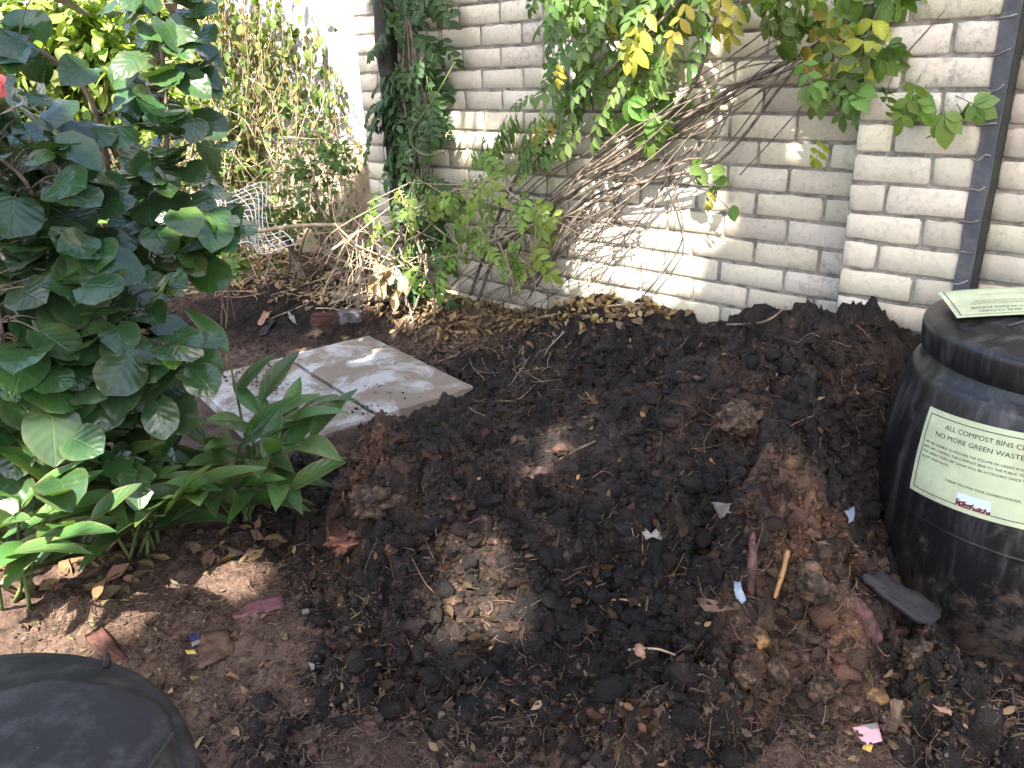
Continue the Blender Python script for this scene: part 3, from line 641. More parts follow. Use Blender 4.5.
def clod_lumps(P, size, mat, name, label, tint):
    import bmesh
    bm = bmesh.new(); bmesh.ops.create_icosphere(bm, subdivisions=3 if len(P) < 300 else 2, radius=1); V0 = np.array([v.co[:] for v in bm.verts]); F0 = np.array([[v.index for v in f.verts] for f in bm.faces]); bm.free(); acc = Acc()
    for p, s_, tt in zip(P, size, tint):
        o = rng.uniform(0, 50, 2); d = .8+.75*fbm(V0[:, 0]+o[0], V0[:, 1]+V0[:, 2]*1.3+o[1], 1.5, 4, 3, .65)+.42*clods(V0[:, 0]+V0[:, 2]*.8+o[0], V0[:, 1]-V0[:, 2]*.6+o[1], .38, 4)
        V = V0*d[:, None]*rng.uniform(.6, 1.3, 3)*s_; V[:, 2] *= .7; acc.add(V+p-np.array([0, 0, .15*s_]), F0, None, tt)
    o = acc.build(name, mat); tag(o, label, 'soil clods', None, 'stuff')
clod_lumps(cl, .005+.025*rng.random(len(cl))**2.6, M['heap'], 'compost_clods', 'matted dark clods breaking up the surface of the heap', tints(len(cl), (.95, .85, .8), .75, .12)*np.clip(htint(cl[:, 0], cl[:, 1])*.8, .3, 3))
GR_POLY = [(0, 640), (130, 570), (250, 520), (330, 560), (420, 650), (620, 690), (900, 690), (1023, 670), (1023, 768), (150, 768), (100, 650)]
gpz = jit(np.repeat(heap_points(1300, GR_POLY), 5, 0), .035)
crumbs(gpz, .002+.006*rng.random(len(gpz))**3*1.6, M['ground'], 'soil_crumbs', 'brown crumbs of earth scattered along the front of the heap', .7, .1)
BK_POLY = [(175, 275), (330, 280), (380, 330), (290, 350), (200, 370), (170, 330)]
BK2 = [(375, 335), (470, 330), (560, 340), (560, 400), (470, 385)]
bkp = jit(np.vstack([np.repeat(heap_points(350, BK_POLY), 4, 0), np.repeat(heap_points(350, BK2), 4, 0)]), .06)
crumbs(bkp, .004+.008*rng.random(len(bkp))**2, M['heap'], 'soil_crumbs', 'black crumbs of peaty soil around the pale slabs', .6, .1)
def lay(P, n_up=.75, droop=.25):
    N = normal_at(P[:, 0], P[:, 1]); up = nrm(N*n_up+.45*rnd(len(P))); d = rnd(len(P)); d = nrm(d-up*(d*up).sum(1, keepdims=True)); return d, up
def litter(P, L, tint, name, label, kind='dead', mat='dead', lift=.004):
    a = Acc(); d, up = lay(P); put_leaves(a, kind, P+np.array([0, 0, lift]), d, up, L, tint); o = a.build(name, M[mat]); tag(o, label, 'leaf litter', None, 'stuff'); return o
LB_POLY = [(385, 285), (470, 275), (560, 295), (660, 300), (690, 312), (600, 330), (520, 330), (440, 345), (390, 330)]
P = jit(np.repeat(heap_points(420, LB_POLY), 3, 0), .03)
litter(P, rng.uniform(.025, .055, len(P)), np.where(rng.random((len(P), 1)) < .5, tints(len(P), (1.6, 1.42, .95), .4), tints(len(P), (.95, .8, .75), .45)), 'leaf_litter', 'drift of yellow and tan fallen leaves along the foot of the brick wall')
BG_POLY = [(185, 225), (350, 225), (375, 320), (320, 300), (200, 290), (160, 300), (150, 260)]
P = jit(np.repeat(heap_points(380, BG_POLY), 3, 0), .07)
litter(P, rng.uniform(.03, .07, len(P)), tints(len(P), (1.45, 1.3, 1.1), .5), 'leaf_litter', 'pale dry leaves on the sunlit ground below the wire mesh')
P = jit(heap_points(260, GR_POLY), .02)
litter(P, rng.uniform(.012, .035, len(P)), tints(len(P), (1.0, .85, .75), .5), 'leaf_litter', 'small brown leaf scraps on the earth in front of the heap')
P = jit(heap_points(300, HEAP_POLY), .02)
litter(P, rng.uniform(.01, .028, len(P)), np.where(rng.random((len(P), 1)) < .4, tints(len(P), (1.1, .85, .65), .4), tints(len(P), (.5, .36, .33), .5)), 'leaf_litter', 'small tan and orange leaf scraps mixed through the compost heap')
P = jit(np.repeat(heap_points(500, HEAP_POLY), 4, 0), .03)
litter(P, rng.uniform(.012, .045, len(P)), tints(len(P), (.2, .15, .13), .6), 'leaf_litter', 'dark rotted leaves matted into the compost heap', lift=.002)
PL_POLY = [(0, 560), (60, 520), (200, 500), (290, 520), (250, 560), (120, 600), (40, 610)]
P = jit(np.repeat(heap_points(110, PL_POLY), 2, 0), .02)
litter(P, rng.uniform(.03, .075, len(P)), tints(len(P), (.85, .7, .6), .45), 'leaf_litter', 'curled dead leaves under the lance leaved plants')
SL_POLY = [(215, 375), (285, 358), (368, 338), (462, 388), (370, 412), (310, 435)]
def twigs(P, L, r, mat, name, label, bend=.25, tint=(1, 1, 1), lift=.003):
    a = Acc(); d, up = lay(P, 1.)
    for p, dd, u, l, rr in zip(P, d, up, np.broadcast_to(L, len(P)), np.broadcast_to(r, len(P))):
        dd = dd.copy(); dd[2] += rng.uniform(-.1, .3); s = rnd(1)[0]*bend*l; q = np.array([p-dd*l/2, p+s*.5, p+dd*l/2])+u*lift
        q[:, 2] = np.maximum(q[:, 2], surf(q[:, 0], q[:, 1])+.0015); tube(a, smooth_path(q, 3), rr*np.array([1, 1, .6]), 4, tints(1, tint, .45)[0])
    o = a.build(name, M[mat]); tag(o, label, 'twig litter', None, 'stuff'); return o
P = jit(np.repeat(heap_points(500, GR_POLY), 5, 0), .03); n = len(P)
twigs(P, rng.uniform(.008, .055, n), rng.uniform(.0004, .0013, n), 'twig', 'straw_litter', 'fine straw and root fibres over the brown earth in front', .4, (.75, .7, .68))
P = jit(np.repeat(heap_points(190, HEAP_POLY), 3, 0), .03); n = len(P)
twigs(P, rng.uniform(.02, .10, n), rng.uniform(.0005, .0016, n), 'twig', 'twig_litter', 'thin roots and twigs mixed into the dark compost', .4, (.75, .65, .6))
P = jit(heap_points(260, BG_POLY), .06); n = len(P)
twigs(P, rng.uniform(.06, .3, n), rng.uniform(.0015, .004, n), 'pale', 'twig_litter', 'dry twigs on the sunlit ground below the shrubs')
P = jit(heap_points(120, BK2+[(420, 300)]), .05); n = len(P)
twigs(P, rng.uniform(.03, .16, n), rng.uniform(.001, .0025, n), 'twig', 'twig_litter', 'thin twigs on the soil beyond the slabs')
# ------------------------------------------------------------------ single scraps one can point to
pp = sample_poly(SL_POLY, 1500); P = np.array([gp(x, y, SA[2]) for x, y in pp]); a_, b_ = slab_uv(P[:, 0], P[:, 1])
k = (fbm(P[:, 0], P[:, 1], 3.5, 3, 91)+.35*(b_ > .8)*(rng.random(len(P)) < .5) > .3) & (b_ > .01) & (b_ < .92) & (np.abs(a_) < .44)
P = jit(P[k], 0) if False else P[k]
crumbs(P, .002+.007*rng.random(len(P))**3, M['heap'], 'soil_crumbs', 'black soil crumbs spilled on the pale cement slabs', .6, .0)
def slabby(name, pts, zlift, th, mat, label, cat, group=None, wav=.006, seed=1, edge=.75):
    "a thin irregular piece whose outline was seen at pts, lying on the soil with real thickness"
    B = hits(pts); c = B.mean(0); nrmv = nrm(normal_at(c[0], c[1], .05)+np.array([0, 0, .5]))
    B = B-((B-c)@nrmv)[:, None]*nrmv
    out = []
    for q in range(len(B)):
        p, r = B[q], B[(q+1) % len(B)]
        for t in np.linspace(0, 1, 5, endpoint=False): out.append(p*(1-t)+r*t)
    out = np.array(out); out += np.linalg.norm(out-c, axis=1).mean()*.07*edge*rnd(len(out))
    rings = [out, c+(out-c)*.7, c+(out-c)*.35, c[None]]; V = []; 
    for R in rings: V.append(R+nrmv*(zlift+1.6*wav*fbm(R[:, 0]*1., R[:, 1]+R[:, 2], 30, 3, seed)[:, None]))
    n = len(out); top = np.vstack(V); a = Acc(); i = np.arange(n); j = (i+1) % n
    q4 = np.vstack([np.stack([i+r*n, j+r*n, j+(r+1)*n, i+(r+1)*n], -1) for r in (0, 1)]); q3 = np.stack([i+2*n, j+2*n, np.full(n, 3*n)], -1)
    bot = top-nrmv*th; m_ = len(top)
    V_ = np.vstack([top, bot]); Fq = np.vstack([q4, q4[:, ::-1]+m_, np.stack([j, i, i+m_, j+m_], -1)]); Ft = np.vstack([q3, q3[:, ::-1]+m_])
    if (np.cross(out[1]-out[0], c-out[0])@nrmv) < 0: Fq = Fq[:, ::-1]; Ft = Ft[:, ::-1]
    b0 = a.n; a.add(V_, Fq); a.Ft.append(Ft+b0)
    o = a.build(name, mat); return tag(o, label, cat, group)
def lump(name, px, size, mat, label, cat, group=None, squash=(1, .8, .7), up=.4, rough=.25, hang=0.):
    import bmesh
    bm = bmesh.new(); bmesh.ops.create_icosphere(bm, subdivisions=4, radius=1); V = np.array([v.co[:] for v in bm.verts]); Fc = np.array([[v.index for v in f.verts] for f in bm.faces]); bm.free()
    sd = int(px[0]); rough *= 1.5; d = .85+rough*fbm(V[:, 0]+sd, V[:, 1]+V[:, 2]*1.3, 1.7, 5, sd, .62)+rough*.5*clods(V[:, 0]+V[:, 2]*.7+9, V[:, 1]-V[:, 2]*.5, .4, sd)
    V = V*d[:, None]*np.array(squash)*size; an = rng.uniform(0, 6.28); V = V@np.array([[math.cos(an), math.sin(an), 0], [-math.sin(an), math.cos(an), 0], [0, 0, 1]])
    p = hit(*px); p = p+np.array([0, 0, size*squash[2]*(up-.08)]); a = Acc(); a.add(V+p, Fc); o = a.build(name, mat); return tag(o, label, cat, group)
def stick(name, pts, r, mat, label, cat='stick', group=None, lift=.014):
    P = hits(pts)+np.array([0, 0, lift]); a = Acc(); tube(a, smooth_path(P, 6), np.array(r if np.ndim(r) else [r, r, r*.7]), 8, None, .35); o = a.build(name, mat); return tag(o, label, cat, group)
M['rot_y'] = mat_plain('rotten_yellow_peel', (.30, .165, .05), .6, .4, .85, 60, 1., (.03, .02, .014))
M['rot_b'] = mat_plain('rotten_brown_matter', (.15, .092, .055), .75, .3, .9, 75, 1., (.014, .010, .008))
M['rot_r'] = mat_plain('reddish_rotten_fibre', (.16, .075, .07), .7, .3, .7, 60, .9, (.03, .018, .015))
M['rot_o'] = mat_plain('orange_pulp', (.3, .11, .06), .6, .4, .6, 45, .8, (.03, .016, .012))
M['wood'] = mat_plain('weathered_wood', (.2, .13, .085), .8, .2, .5, 40, .5, (.05, .034, .025))
M['tan'] = mat_plain('tan_cane', (.36, .2, .085), .6, .3, .3, 30, .3)
M['whitebit'] = mat_plain('dirty_white_scrap', (.25, .24, .225), .6, .4, .4, 40, .3, (.12, .09, .07))
M['blue'] = mat_plain('pale_blue_plastic', (.2, .245, .31), .35, .5, .2, 30, .3)
M['navy'] = mat_plain('dark_blue_foil', (.03, .035, .1), .3, .6, .2, 30, .3)
M['pink'] = mat_plain('pink_card', (.62, .36, .40), .7, .2, .08, 20, .1)
M['mauve'] = mat_plain('faded_purple_leaf', (.2, .085, .095), .55, .4, .4, 60, .3)
M['salmon'] = mat_plain('faded_pink_leaf', (.4, .22, .15), .65, .3, .3, 60, .3)
M['yellow'] = mat_plain('fallen_yellow_leaf', (.55, .38, .09), .55, .3, .25, 60, .3)
M['card'] = mat_plain('muddy_cardboard', (.15, .09, .06), .85, .2, .5, 35, .5, (.05, .03, .022))
M['tarpaper'] = mat_plain('dark_bark_plate', (.03, .028, .03), .7, .3, .4, 40, .6)
M['redtile'] = mat_plain('dark_red_tile', (.10, .04, .03), .8, .3, .4, 30, .4, (.04, .02, .015))
M['greystone'] = mat_plain('grey_stone', (.16, .15, .16), .8, .3, .4, 30, .5)
g1 = 'scraps of rubbish on the compost'
slabby('card_scrap', [(851, 729), (875, 727), (880, 745), (864, 747)], .012, .0012, M['pink'], 'small pink and white scrap of card at the front edge of the heap', 'card', None, .001, 2, .05)
o = slabby('card_scrap', [(851, 728), (875, 726), (876, 732), (854, 734)], .0140, .0006, M['whitebit'], None, None, None, .001, 2, .02); o.name = 'white_strip'; o.parent = bpy.data.objects['card_scrap']
slabby('fallen_leaf', [(926, 694), (938, 697), (952, 712), (951, 718), (940, 714), (927, 703)], .012, .0012, M['salmon'], 'pinkish brown fallen leaf in front of the round bin', 'leaf', None, .005)
slabby('fallen_leaf', [(233, 618), (252, 604), (283, 600), (284, 607), (262, 613), (236, 622)], .01, .0015, M['mauve'], 'long faded purple leaf on the brown earth, left of the heap', 'leaf', None, .004)
slabby('fallen_leaf', [(661, 708), (666, 706), (669, 723), (664, 727)], .012, .0012, M['yellow'], 'narrow yellow leaf standing out at the lower middle of the heap', 'leaf', None, .004)
slabby('fallen_leaf', [(185, 652), (195, 651), (197, 656), (188, 658)], .008, .001, M['yellow'], 'small round yellow leaf beside the blue wrapper', 'leaf', None, .002)
slabby('fallen_leaf', [(862, 747), (872, 749), (870, 756), (861, 752)], .01, .001, M['yellow'], 'small yellow leaf just below the pink card scrap', 'leaf', None, .003)
slabby('fallen_leaf', [(288, 312), (295, 318), (298, 327), (290, 321)], .012, .001, M['whitebit'], 'pale leaf on the black soil behind the slabs', 'leaf', None, .003)
slabby('fallen_leaf', [(264, 312), (271, 313), (263, 330), (258, 328)], .014, .001, M['salmon'], 'tan leaf leaning beside the dark slate behind the slabs', 'leaf', None, .004)
slabby('slate_piece', [(268, 319), (276, 321), (266, 337), (258, 338)], .012, .006, M['tarpaper'], 'small dark slate piece on the black soil behind the slabs', 'slate', None, .001)
slabby('cardboard_scrap', [(203, 634), (229, 632), (234, 652), (222, 664), (199, 672), (199, 650)], .012, .004, M['card'], 'muddy brown flake of cardboard on the earth, near the foreground bin lid', 'cardboard', None, .005)
slabby('wrapper', [(189, 638), (201, 635), (204, 644), (192, 646)], .01, .001, M['navy'], 'dark blue foil wrapper with white edge on the brown earth', 'wrapper', None, .004)
o = slabby('white_edge', [(192, 644), (204, 644), (204, 647), (192, 647)], .013, .0008, M['whitebit'], None, None, None, .001, 3, .05); o.parent = bpy.data.objects['wrapper']
slabby('tile_fragment', [(86, 640), (104, 632), (127, 660), (115, 664), (98, 655)], .014, .014, M['redtile'], 'dark red tile fragment just behind the foreground bin lid', 'tile', None, .002)
slabby('bark_plate', [(855, 578), (873, 576), (919, 622), (921, 631), (894, 629), (868, 600)], .04, .012, M['tarpaper'], 'flat dark grey bark plate leaning on the heap by the round bin', 'bark', None, .004)
slabby('wood_chip', [(700, 602), (740, 604), (745, 613), (706, 613)], .02, .008, M['wood'], 'flat brown wood chip below the pale blue plastic scrap', 'wood chip', None, .003)
slabby('plastic_scrap', [(735, 583), (741, 583), (748, 604), (744, 608), (737, 600)], .026, .0015, M['blue'], 'pale blue plastic scrap sticking up from the heap', 'plastic', None, .004)
slabby('plastic_scrap', [(641, 533), (645, 529), (650, 538), (658, 529), (661, 543), (651, 541), (645, 544)], .02, .0012, M['whitebit'], 'white shredded plastic scrap at the middle of the heap', 'plastic', None, .004)
slabby('plastic_scrap', [(838, 517), (843, 515), (847, 526), (842, 527)], .02, .0012, M['blue'], 'tiny pale blue scrap high on the heap beside the bin', 'plastic', None, .003)
slabby('paper_shred', [(302, 612), (309, 612), (310, 617), (303, 619)], .012, .001, M['whitebit'], 'white paper shred on the earth right of the purple leaf', 'paper', None, .003)
slabby('paper_shred', [(311, 668), (316, 667), (316, 672), (312, 672)], .012, .001, M['whitebit'], 'tiny white paper shred at the dark hollow, lower left of the heap', 'paper', None, .003)
slabby('dead_leaf_rag', [(722, 512), (738, 503), (744, 512), (730, 528)], .022, .002, M['whitebit'], 'pale torn leaf rag on the right slope of the heap', 'leaf', None, .006)
lump('rotten_fruit', (873, 697), .028, M['rot_y'], 'smooth yellow brown rotten fruit at the foot of the heap', 'rotten fruit', 'rotten kitchen scraps in the heap', (1.3, .8, .7), .3, .1)
lump('rotten_fruit', (757, 642), .034, M['rot_y'], 'round mottled yellow rotten fruit, left of the grey brown husk', 'rotten fruit', 'rotten kitchen scraps in the heap', (1, .95, .9), .3, .22)
lump('rotten_husk', (775, 676), .042, M['rot_b'], 'streaked brown husk in the hollow below the round rotten fruit', 'husk', 'rotten kitchen scraps in the heap', (.8, .7, 1.1), .3, .35)
lump('rotten_husk', (742, 676), .034, M['rot_b'], 'smaller brown husk tucked left of the streaked one', 'husk', 'rotten kitchen scraps in the heap', (.9, .8, .9), .2, .35)
lump('rotten_scrap', (825, 684), .038, M['rot_b'], 'ragged brown lump between the husk and the yellow fruit', 'food scrap', 'rotten kitchen scraps in the heap', (1.3, .8, .7), .2, .5)
lump('rotten_scrap', (805, 580), .05, M['rot_b'], 'pale ragged food lump right of the tan cane', 'food scrap', 'rotten kitchen scraps in the heap', (1, .8, .8), .1, .5)
lump('rotten_scrap', (825, 590), .022, M['rot_y'], 'small yellowish lump beside the pale ragged one', 'food scrap', 'rotten kitchen scraps in the heap', (1, .8, .8), .6, .4)
lump('rotten_scrap', (822, 616), .014, M['salmon'], 'small pink ball of fruit on the ragged lump', 'food scrap', 'rotten kitchen scraps in the heap', (1, .9, .9), .8, .15)
lump('rotten_scrap', (917, 660), .038, M['rot_b'], 'grey brown clod with a white tip against the bin foot', 'food scrap', 'rotten kitchen scraps in the heap', (.8, .8, 1.1), .3, .35)
lump('rotten_scrap', (373, 500), .05, M['rot_b'], 'tan ragged clump of rotted leaves on the left shoulder of the heap', 'food scrap', 'rotten kitchen scraps in the heap', (1.1, .9, .7), .1, .6)
lump('rotten_scrap', (358, 540), .045, M['rot_o'], 'orange stained clump below the tan one, left shoulder of the heap', 'food scrap', 'rotten kitchen scraps in the heap', (1.3, .9, .5), .0, .6)
lump('rotten_scrap', (742, 418), .055, M['rot_b'], 'brown ragged clod high on the right of the heap', 'food scrap', 'rotten kitchen scraps in the heap', (1.1, .9, .6), .0, .6)
lump('orange_peel', (389, 553), .013, M['rot_o'], 'orange peel curl at the foot of the orange stained clump', 'peel', 'rotten kitchen scraps in the heap', (.8, .6, 1.2), .6, .3)
lump('orange_peel', (438, 458), .010, M['rot_o'], 'small red orange peel bit near the slab corner', 'peel', 'rotten kitchen scraps in the heap', (1, .8, .8), .6, .3)
lump('orange_peel', (640, 653), .016, M['salmon'], 'pale curl of peel at the lower middle of the heap', 'peel', 'rotten kitchen scraps in the heap', (1.2, .7, .6), .7, .4)
stick('cane', [(786, 566), (780, 590), (773, 613)], .006, M['tan'], 'short tan cane standing against the heap', lift=.04)
stick('rotten_stalk', [(752, 536), (752, 565), (751, 600)], [.008, .012, .009], M['rot_r'], 'thick mauve brown rotten stalk running down the heap', 'stalk', None, .012)
stick('rotten_stalk', [(845, 600), (862, 620), (876, 645)], [.016, .02, .014], M['rot_r'], 'flat reddish rotten stalk beside the dark bark plate', 'stalk', None, .012)
stick('branch_piece', [(898, 705), (894, 720), (890, 738)], [.012, .015, .012], M['wood'], 'short brown branch piece right of the pink card scrap')
stick('branch_piece', [(756, 668), (768, 650), (778, 641)], .007, M['wood'], 'short stick wedged between the rotten fruit and the husk')
stick('twig', [(596, 440+5), (575, 455), (555, 466)], .003, M['twig'], 'thin pale twig on the packed face of the heap', 'twig')
stick('twig', [(600, 607), (622, 604), (640, 610)], .003, M['pale'], 'pale twig lying across the middle of the heap', 'twig')
stick('twig', [(628, 655), (655, 654), (675, 660)], .003, M['pale'], 'thin pale twig beside the pale curl of peel', 'twig')
stick('twig', [(540, 322), (590, 313), (640, 308)], .005, M['pale'], 'long pale stick across the top of the heap near the wall', 'twig', None, .02)
stick('twig', [(712, 333), (760, 332), (786, 316)], .004, M['twig'], 'dark twig poking out at the crest of the heap', 'twig', None, .03)
rd = 'half buried edging bricks behind the slabs'
def edging(px, w, mat, label):
    p = hit(*px); V, Fc = box_verts((-w/2, -.05, -.05), (w/2, .05, .045)); import bmesh
    me = bpy.data.meshes.new('edging_brick'); bm = bmesh.new(); vs = [bm.verts.new(v) for v in V]; [bm.faces.new([vs[q] for q in f]) for f in Fc]
    bmesh.ops.subdivide_edges(bm, edges=bm.edges[:], cuts=3, use_grid_fill=True); bmesh.ops.bevel(bm, geom=[e for e in bm.edges if len(e.link_faces) == 2 and e.calc_face_angle(0) > .5], offset=.008, segments=2, affect='EDGES')
    for v in bm.verts: v.co += Vector(rng.normal(0, .0022, 3))
    bm.to_mesh(me); bm.free(); me.color_attributes.new('tint', 'FLOAT_COLOR', 'POINT'); me.attributes['tint'].data.foreach_set('color', np.ones(len(me.vertices)*4)); me.materials.append(mat)
    o = bpy.data.objects.new('edging_brick', me); COL.objects.link(o); o.location = p; o.rotation_euler = (rng.normal(0, .08), rng.normal(0, .08), .3+rng.normal(0, .1)); tag(o, label, 'brick', rd)
edging((327, 322), .16, M['redtile'], 'dark red half buried brick, left of the grey one behind the slabs')
edging((350, 318), .12, M['greystone'], 'grey half buried brick under the dark branch')
edging((371, 317), .07, M['card'], 'small yellowish brown half buried brick, right of the grey one')
stick('branch_piece', [(333, 300), (365, 304), (400, 303)], [.022, .026, .02], M['bark'], 'thick dark branch lying above the half buried bricks', 'branch', None, .03)

# ------------------------------------------------------------------ left-hand plants
def to_dir(P, C): return nrm(P-C)
def big_leaves(accL, accS, PX, depth, size, stems, mat_t, droop=.2, face=.55, kind='round'):
    "leaves carried on petioles by the nearest stem"
    P = np.array([at(x, y, d) for (x, y), d in zip(PX, depth)]); S = np.vstack(stems); n = len(P)
    d = np.linalg.norm(P[:, None]-S[None], axis=2); near = S[d.argmin(1)]
    out = P-near; out[:, 2] *= .3; dirs = nrm(nrm(out)*.8+.55*rnd(n)+np.array([.0, -.25, -droop])); tocam = nrm(CAM-P)
    ups = nrm(np.array([0, 0, .75])+tocam*face+.35*rnd(n)); L = np.broadcast_to(size, (n,))*rng.uniform(.75, 1.15, n)
    put_leaves(accL, kind, P, dirs, ups, L, mat_t, rng.uniform(.85, 1.1, n))
    for p, q in zip(P, near):
        if np.linalg.norm(p-q) < .15: tube(accS, smooth_path([q, (p+q)/2+np.array([0, 0, .015]), p], 3), [.0022, .0014], 5)
def depths(n, a, b): return rng.uniform(a, b, n)
def path_px(pts, n=8): return smooth_path([at(x, y, d) for x, y, d in pts], n)
hs = empty('hibiscus_shrub', at(140, 330, 2.7)*np.array([1, 1, 0])+np.array([0, 0, .06]), 'tall glossy broad leaved shrub at left with upright bare stems', 'shrub', 'broad leaved shrubs at left')
st_t = [path_px([(172, 345, 2.75), (160, 270, 2.7), (166, 190, 2.65), (166, 110, 2.6), (160, 30, 2.55), (150, -70, 2.5)]), path_px([(118, 350, 2.75), (114, 270, 2.7), (108, 170, 2.65), (88, 95, 2.55), (40, 50, 2.45), (-20, 20, 2.4)]),
        path_px([(150, 345, 2.8), (130, 260, 2.75), (100, 170, 2.8), (70, 110, 2.85)])]
aS = Acc(); aL = Acc()
for q, p in enumerate(st_t): tube(aS, p, [.012, .009, .005], 7)
R1 = [(118, -40), (195, -60), (208, 90), (212, 140), (225, 230), (190, 262), (130, 262), (118, 190), (128, 90)]
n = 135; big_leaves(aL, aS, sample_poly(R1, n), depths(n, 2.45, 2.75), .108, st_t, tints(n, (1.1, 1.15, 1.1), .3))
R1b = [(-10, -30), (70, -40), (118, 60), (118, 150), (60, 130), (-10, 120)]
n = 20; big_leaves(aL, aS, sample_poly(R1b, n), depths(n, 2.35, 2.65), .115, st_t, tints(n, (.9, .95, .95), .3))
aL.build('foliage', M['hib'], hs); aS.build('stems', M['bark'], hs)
a = Acc(); put_leaves(a, 'round', [at(-12, 84, 2.0)]*3, nrm(np.array([[.6, .1, .3], [.5, -.4, -.2], [.6, .3, -.5]])), np.array([[0, -.8, .6]]*3), .045, (1, 1, 1)); M['petal'] = mat_plain('pink_petal', (.75, .16, .14), .5, .3, .15); a.build('flower', M['petal'], hs)
hb = empty('hibiscus_shrub', at(60, 440, 2.1)*np.array([1, 1, 0])+np.array([0, 0, .03]), 'low dense dark glossy shrub with large rounded leaves, left of the slabs', 'shrub', 'broad leaved shrubs at left')
st_b = [path_px([(70, 470, 2.2), (60, 380, 2.2), (55, 280, 2.15), (30, 190, 2.05), (-10, 150, 2.)]), path_px([(90, 470, 2.2), (110, 400, 2.2), (125, 330, 2.15), (120, 270, 2.2)]), path_px([(30, 480, 2.), (10, 380, 2.), (-10, 260, 1.9)]), path_px([(110, 460, 2.25), (150, 400, 2.25), (175, 360, 2.2)])]
aS = Acc(); aL = Acc()
for p in st_b: tube(aS, p, [.011, .008, .004], 7)
R2 = [(-40, 140), (50, 130), (95, 200), (110, 260), (105, 310), (50, 340), (-40, 340)]; R3 = [(-40, 250), (90, 245), (150, 250), (165, 300), (200, 345), (195, 395), (130, 420), (-40, 420)]
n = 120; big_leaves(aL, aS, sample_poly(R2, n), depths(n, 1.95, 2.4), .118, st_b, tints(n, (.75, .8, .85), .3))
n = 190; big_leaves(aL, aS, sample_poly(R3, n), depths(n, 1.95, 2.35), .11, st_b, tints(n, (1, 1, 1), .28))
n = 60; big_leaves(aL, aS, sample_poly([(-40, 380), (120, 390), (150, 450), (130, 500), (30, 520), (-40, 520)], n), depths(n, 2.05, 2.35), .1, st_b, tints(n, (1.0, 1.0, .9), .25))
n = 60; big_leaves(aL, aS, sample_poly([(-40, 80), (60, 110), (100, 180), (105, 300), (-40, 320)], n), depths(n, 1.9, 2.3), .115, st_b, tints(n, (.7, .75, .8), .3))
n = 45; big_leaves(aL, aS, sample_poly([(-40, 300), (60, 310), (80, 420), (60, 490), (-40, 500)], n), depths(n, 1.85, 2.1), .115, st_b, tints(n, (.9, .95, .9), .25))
R4 = [(-40, 390), (110, 400), (140, 470), (110, 520), (20, 520), (-40, 530)]
n = 95; big_leaves(aL, aS, sample_poly(R4, n), depths(n, 2.0, 2.3), .105, st_b, tints(n, (1.05, 1.05, .9), .25), .3, .6, 'lobed')
R5 = [(150, 200), (225, 215), (240, 240), (215, 262), (150, 265)]
n = 16; big_leaves(aL, aS, sample_poly(R5, n), depths(n, 2.4, 2.6), .13, st_t, tints(n, (1.35, 1.35, .95), .2))
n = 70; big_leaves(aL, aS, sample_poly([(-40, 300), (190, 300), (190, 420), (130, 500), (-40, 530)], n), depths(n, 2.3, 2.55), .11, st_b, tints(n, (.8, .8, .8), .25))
# torn younger leaves
n = 9; big_leaves(aL, aS, np.array([(95, 435), (70, 440), (140, 345), (175, 350), (120, 258), (160, 290), (40, 405), (60, 150), (30, 160)], float), depths(n, 1.95, 2.1), .075, st_b, tints(n, (1.9, 1.9, .9), .15))
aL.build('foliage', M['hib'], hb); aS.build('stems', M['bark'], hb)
def ginger(base_px, canes, label, seedless=None, L0=.2):
    base = hit(*base_px); root = empty('lance_leaved_plant', base, label, 'leafy plant', 'lance leaved plants beside the slabs'); aL = Acc(); aS = Acc(); aD = Acc()
    for (tx, ty, d, nl) in canes:
        tip = at(tx, ty, d); b = base+np.array([.05, .05, 0])*rnd(1)[0]; mid = (b+tip)/2+np.array([0, 0, .06]); p = smooth_path([b, mid, tip], 8); tube(aS, p, [.0055, .003], 6)
        ax = nrm(tip-b); side = nrm(np.cross(ax, [0, 0, 1.])); ts = np.linspace(.3, 1., nl); idx = (ts*(len(p)-1)).astype(int); Pp = p[idx]; sg = np.where(np.arange(nl) % 2, 1, -1)[:, None]
        tocam = nrm(CAM-Pp); dirs = nrm(ax*(.35+.9*(ts[:, None]**3))+side*sg*(1.1-.5*ts[:, None])+np.array([0, -.12, .05])+.25*rnd(nl)); ups = nrm(np.array([0, 0, 1.])+.3*tocam+.3*rnd(nl))
        put_leaves(aL, 'lance', Pp, dirs, ups, L0*rng.uniform(.75, 1.15, nl), tints(nl, (1, 1, 1), .3), rng.uniform(1.1, 1.45, nl))
    aL.build('foliage', M['ging'], root); aS.build('stems', M['green_stem'], root)
ginger((245, 515), [(228, 352, 2.55, 3), (262, 400, 2.5, 6), (300, 410, 2.5, 6), (205, 440, 2.35, 6), (270, 455, 2.35, 6), (310, 440, 2.4, 5), (175, 470, 2.3, 6), (220, 490, 2.15, 6), (290, 490, 2.3, 5), (250, 430, 2.3, 6), (190, 500, 2.1, 5)], 'green lance leaved plant overhanging the nearest corner of the slabs', None, .21)
ginger((150, 555), [(110, 465, 2.1, 6), (160, 455, 2.15, 6), (195, 495, 2.1, 6), (70, 490, 2.05, 6), (130, 500, 2.05, 6), (150, 430, 2.2, 6), (165, 515, 2.06, 5)], 'spreading lance leaved plant between the shrub and the sunlit earth', None, .2)
ginger((20, 600), [(20, 500, 1.85, 6), (60, 500, 1.88, 6), (-20, 530, 1.8, 6), (45, 545, 1.82, 5), (90, 520, 1.9, 5), (5, 560, 1.8, 5)], 'lowest lance leaved plant at the left edge with sunlit drooping leaves', None, .19)

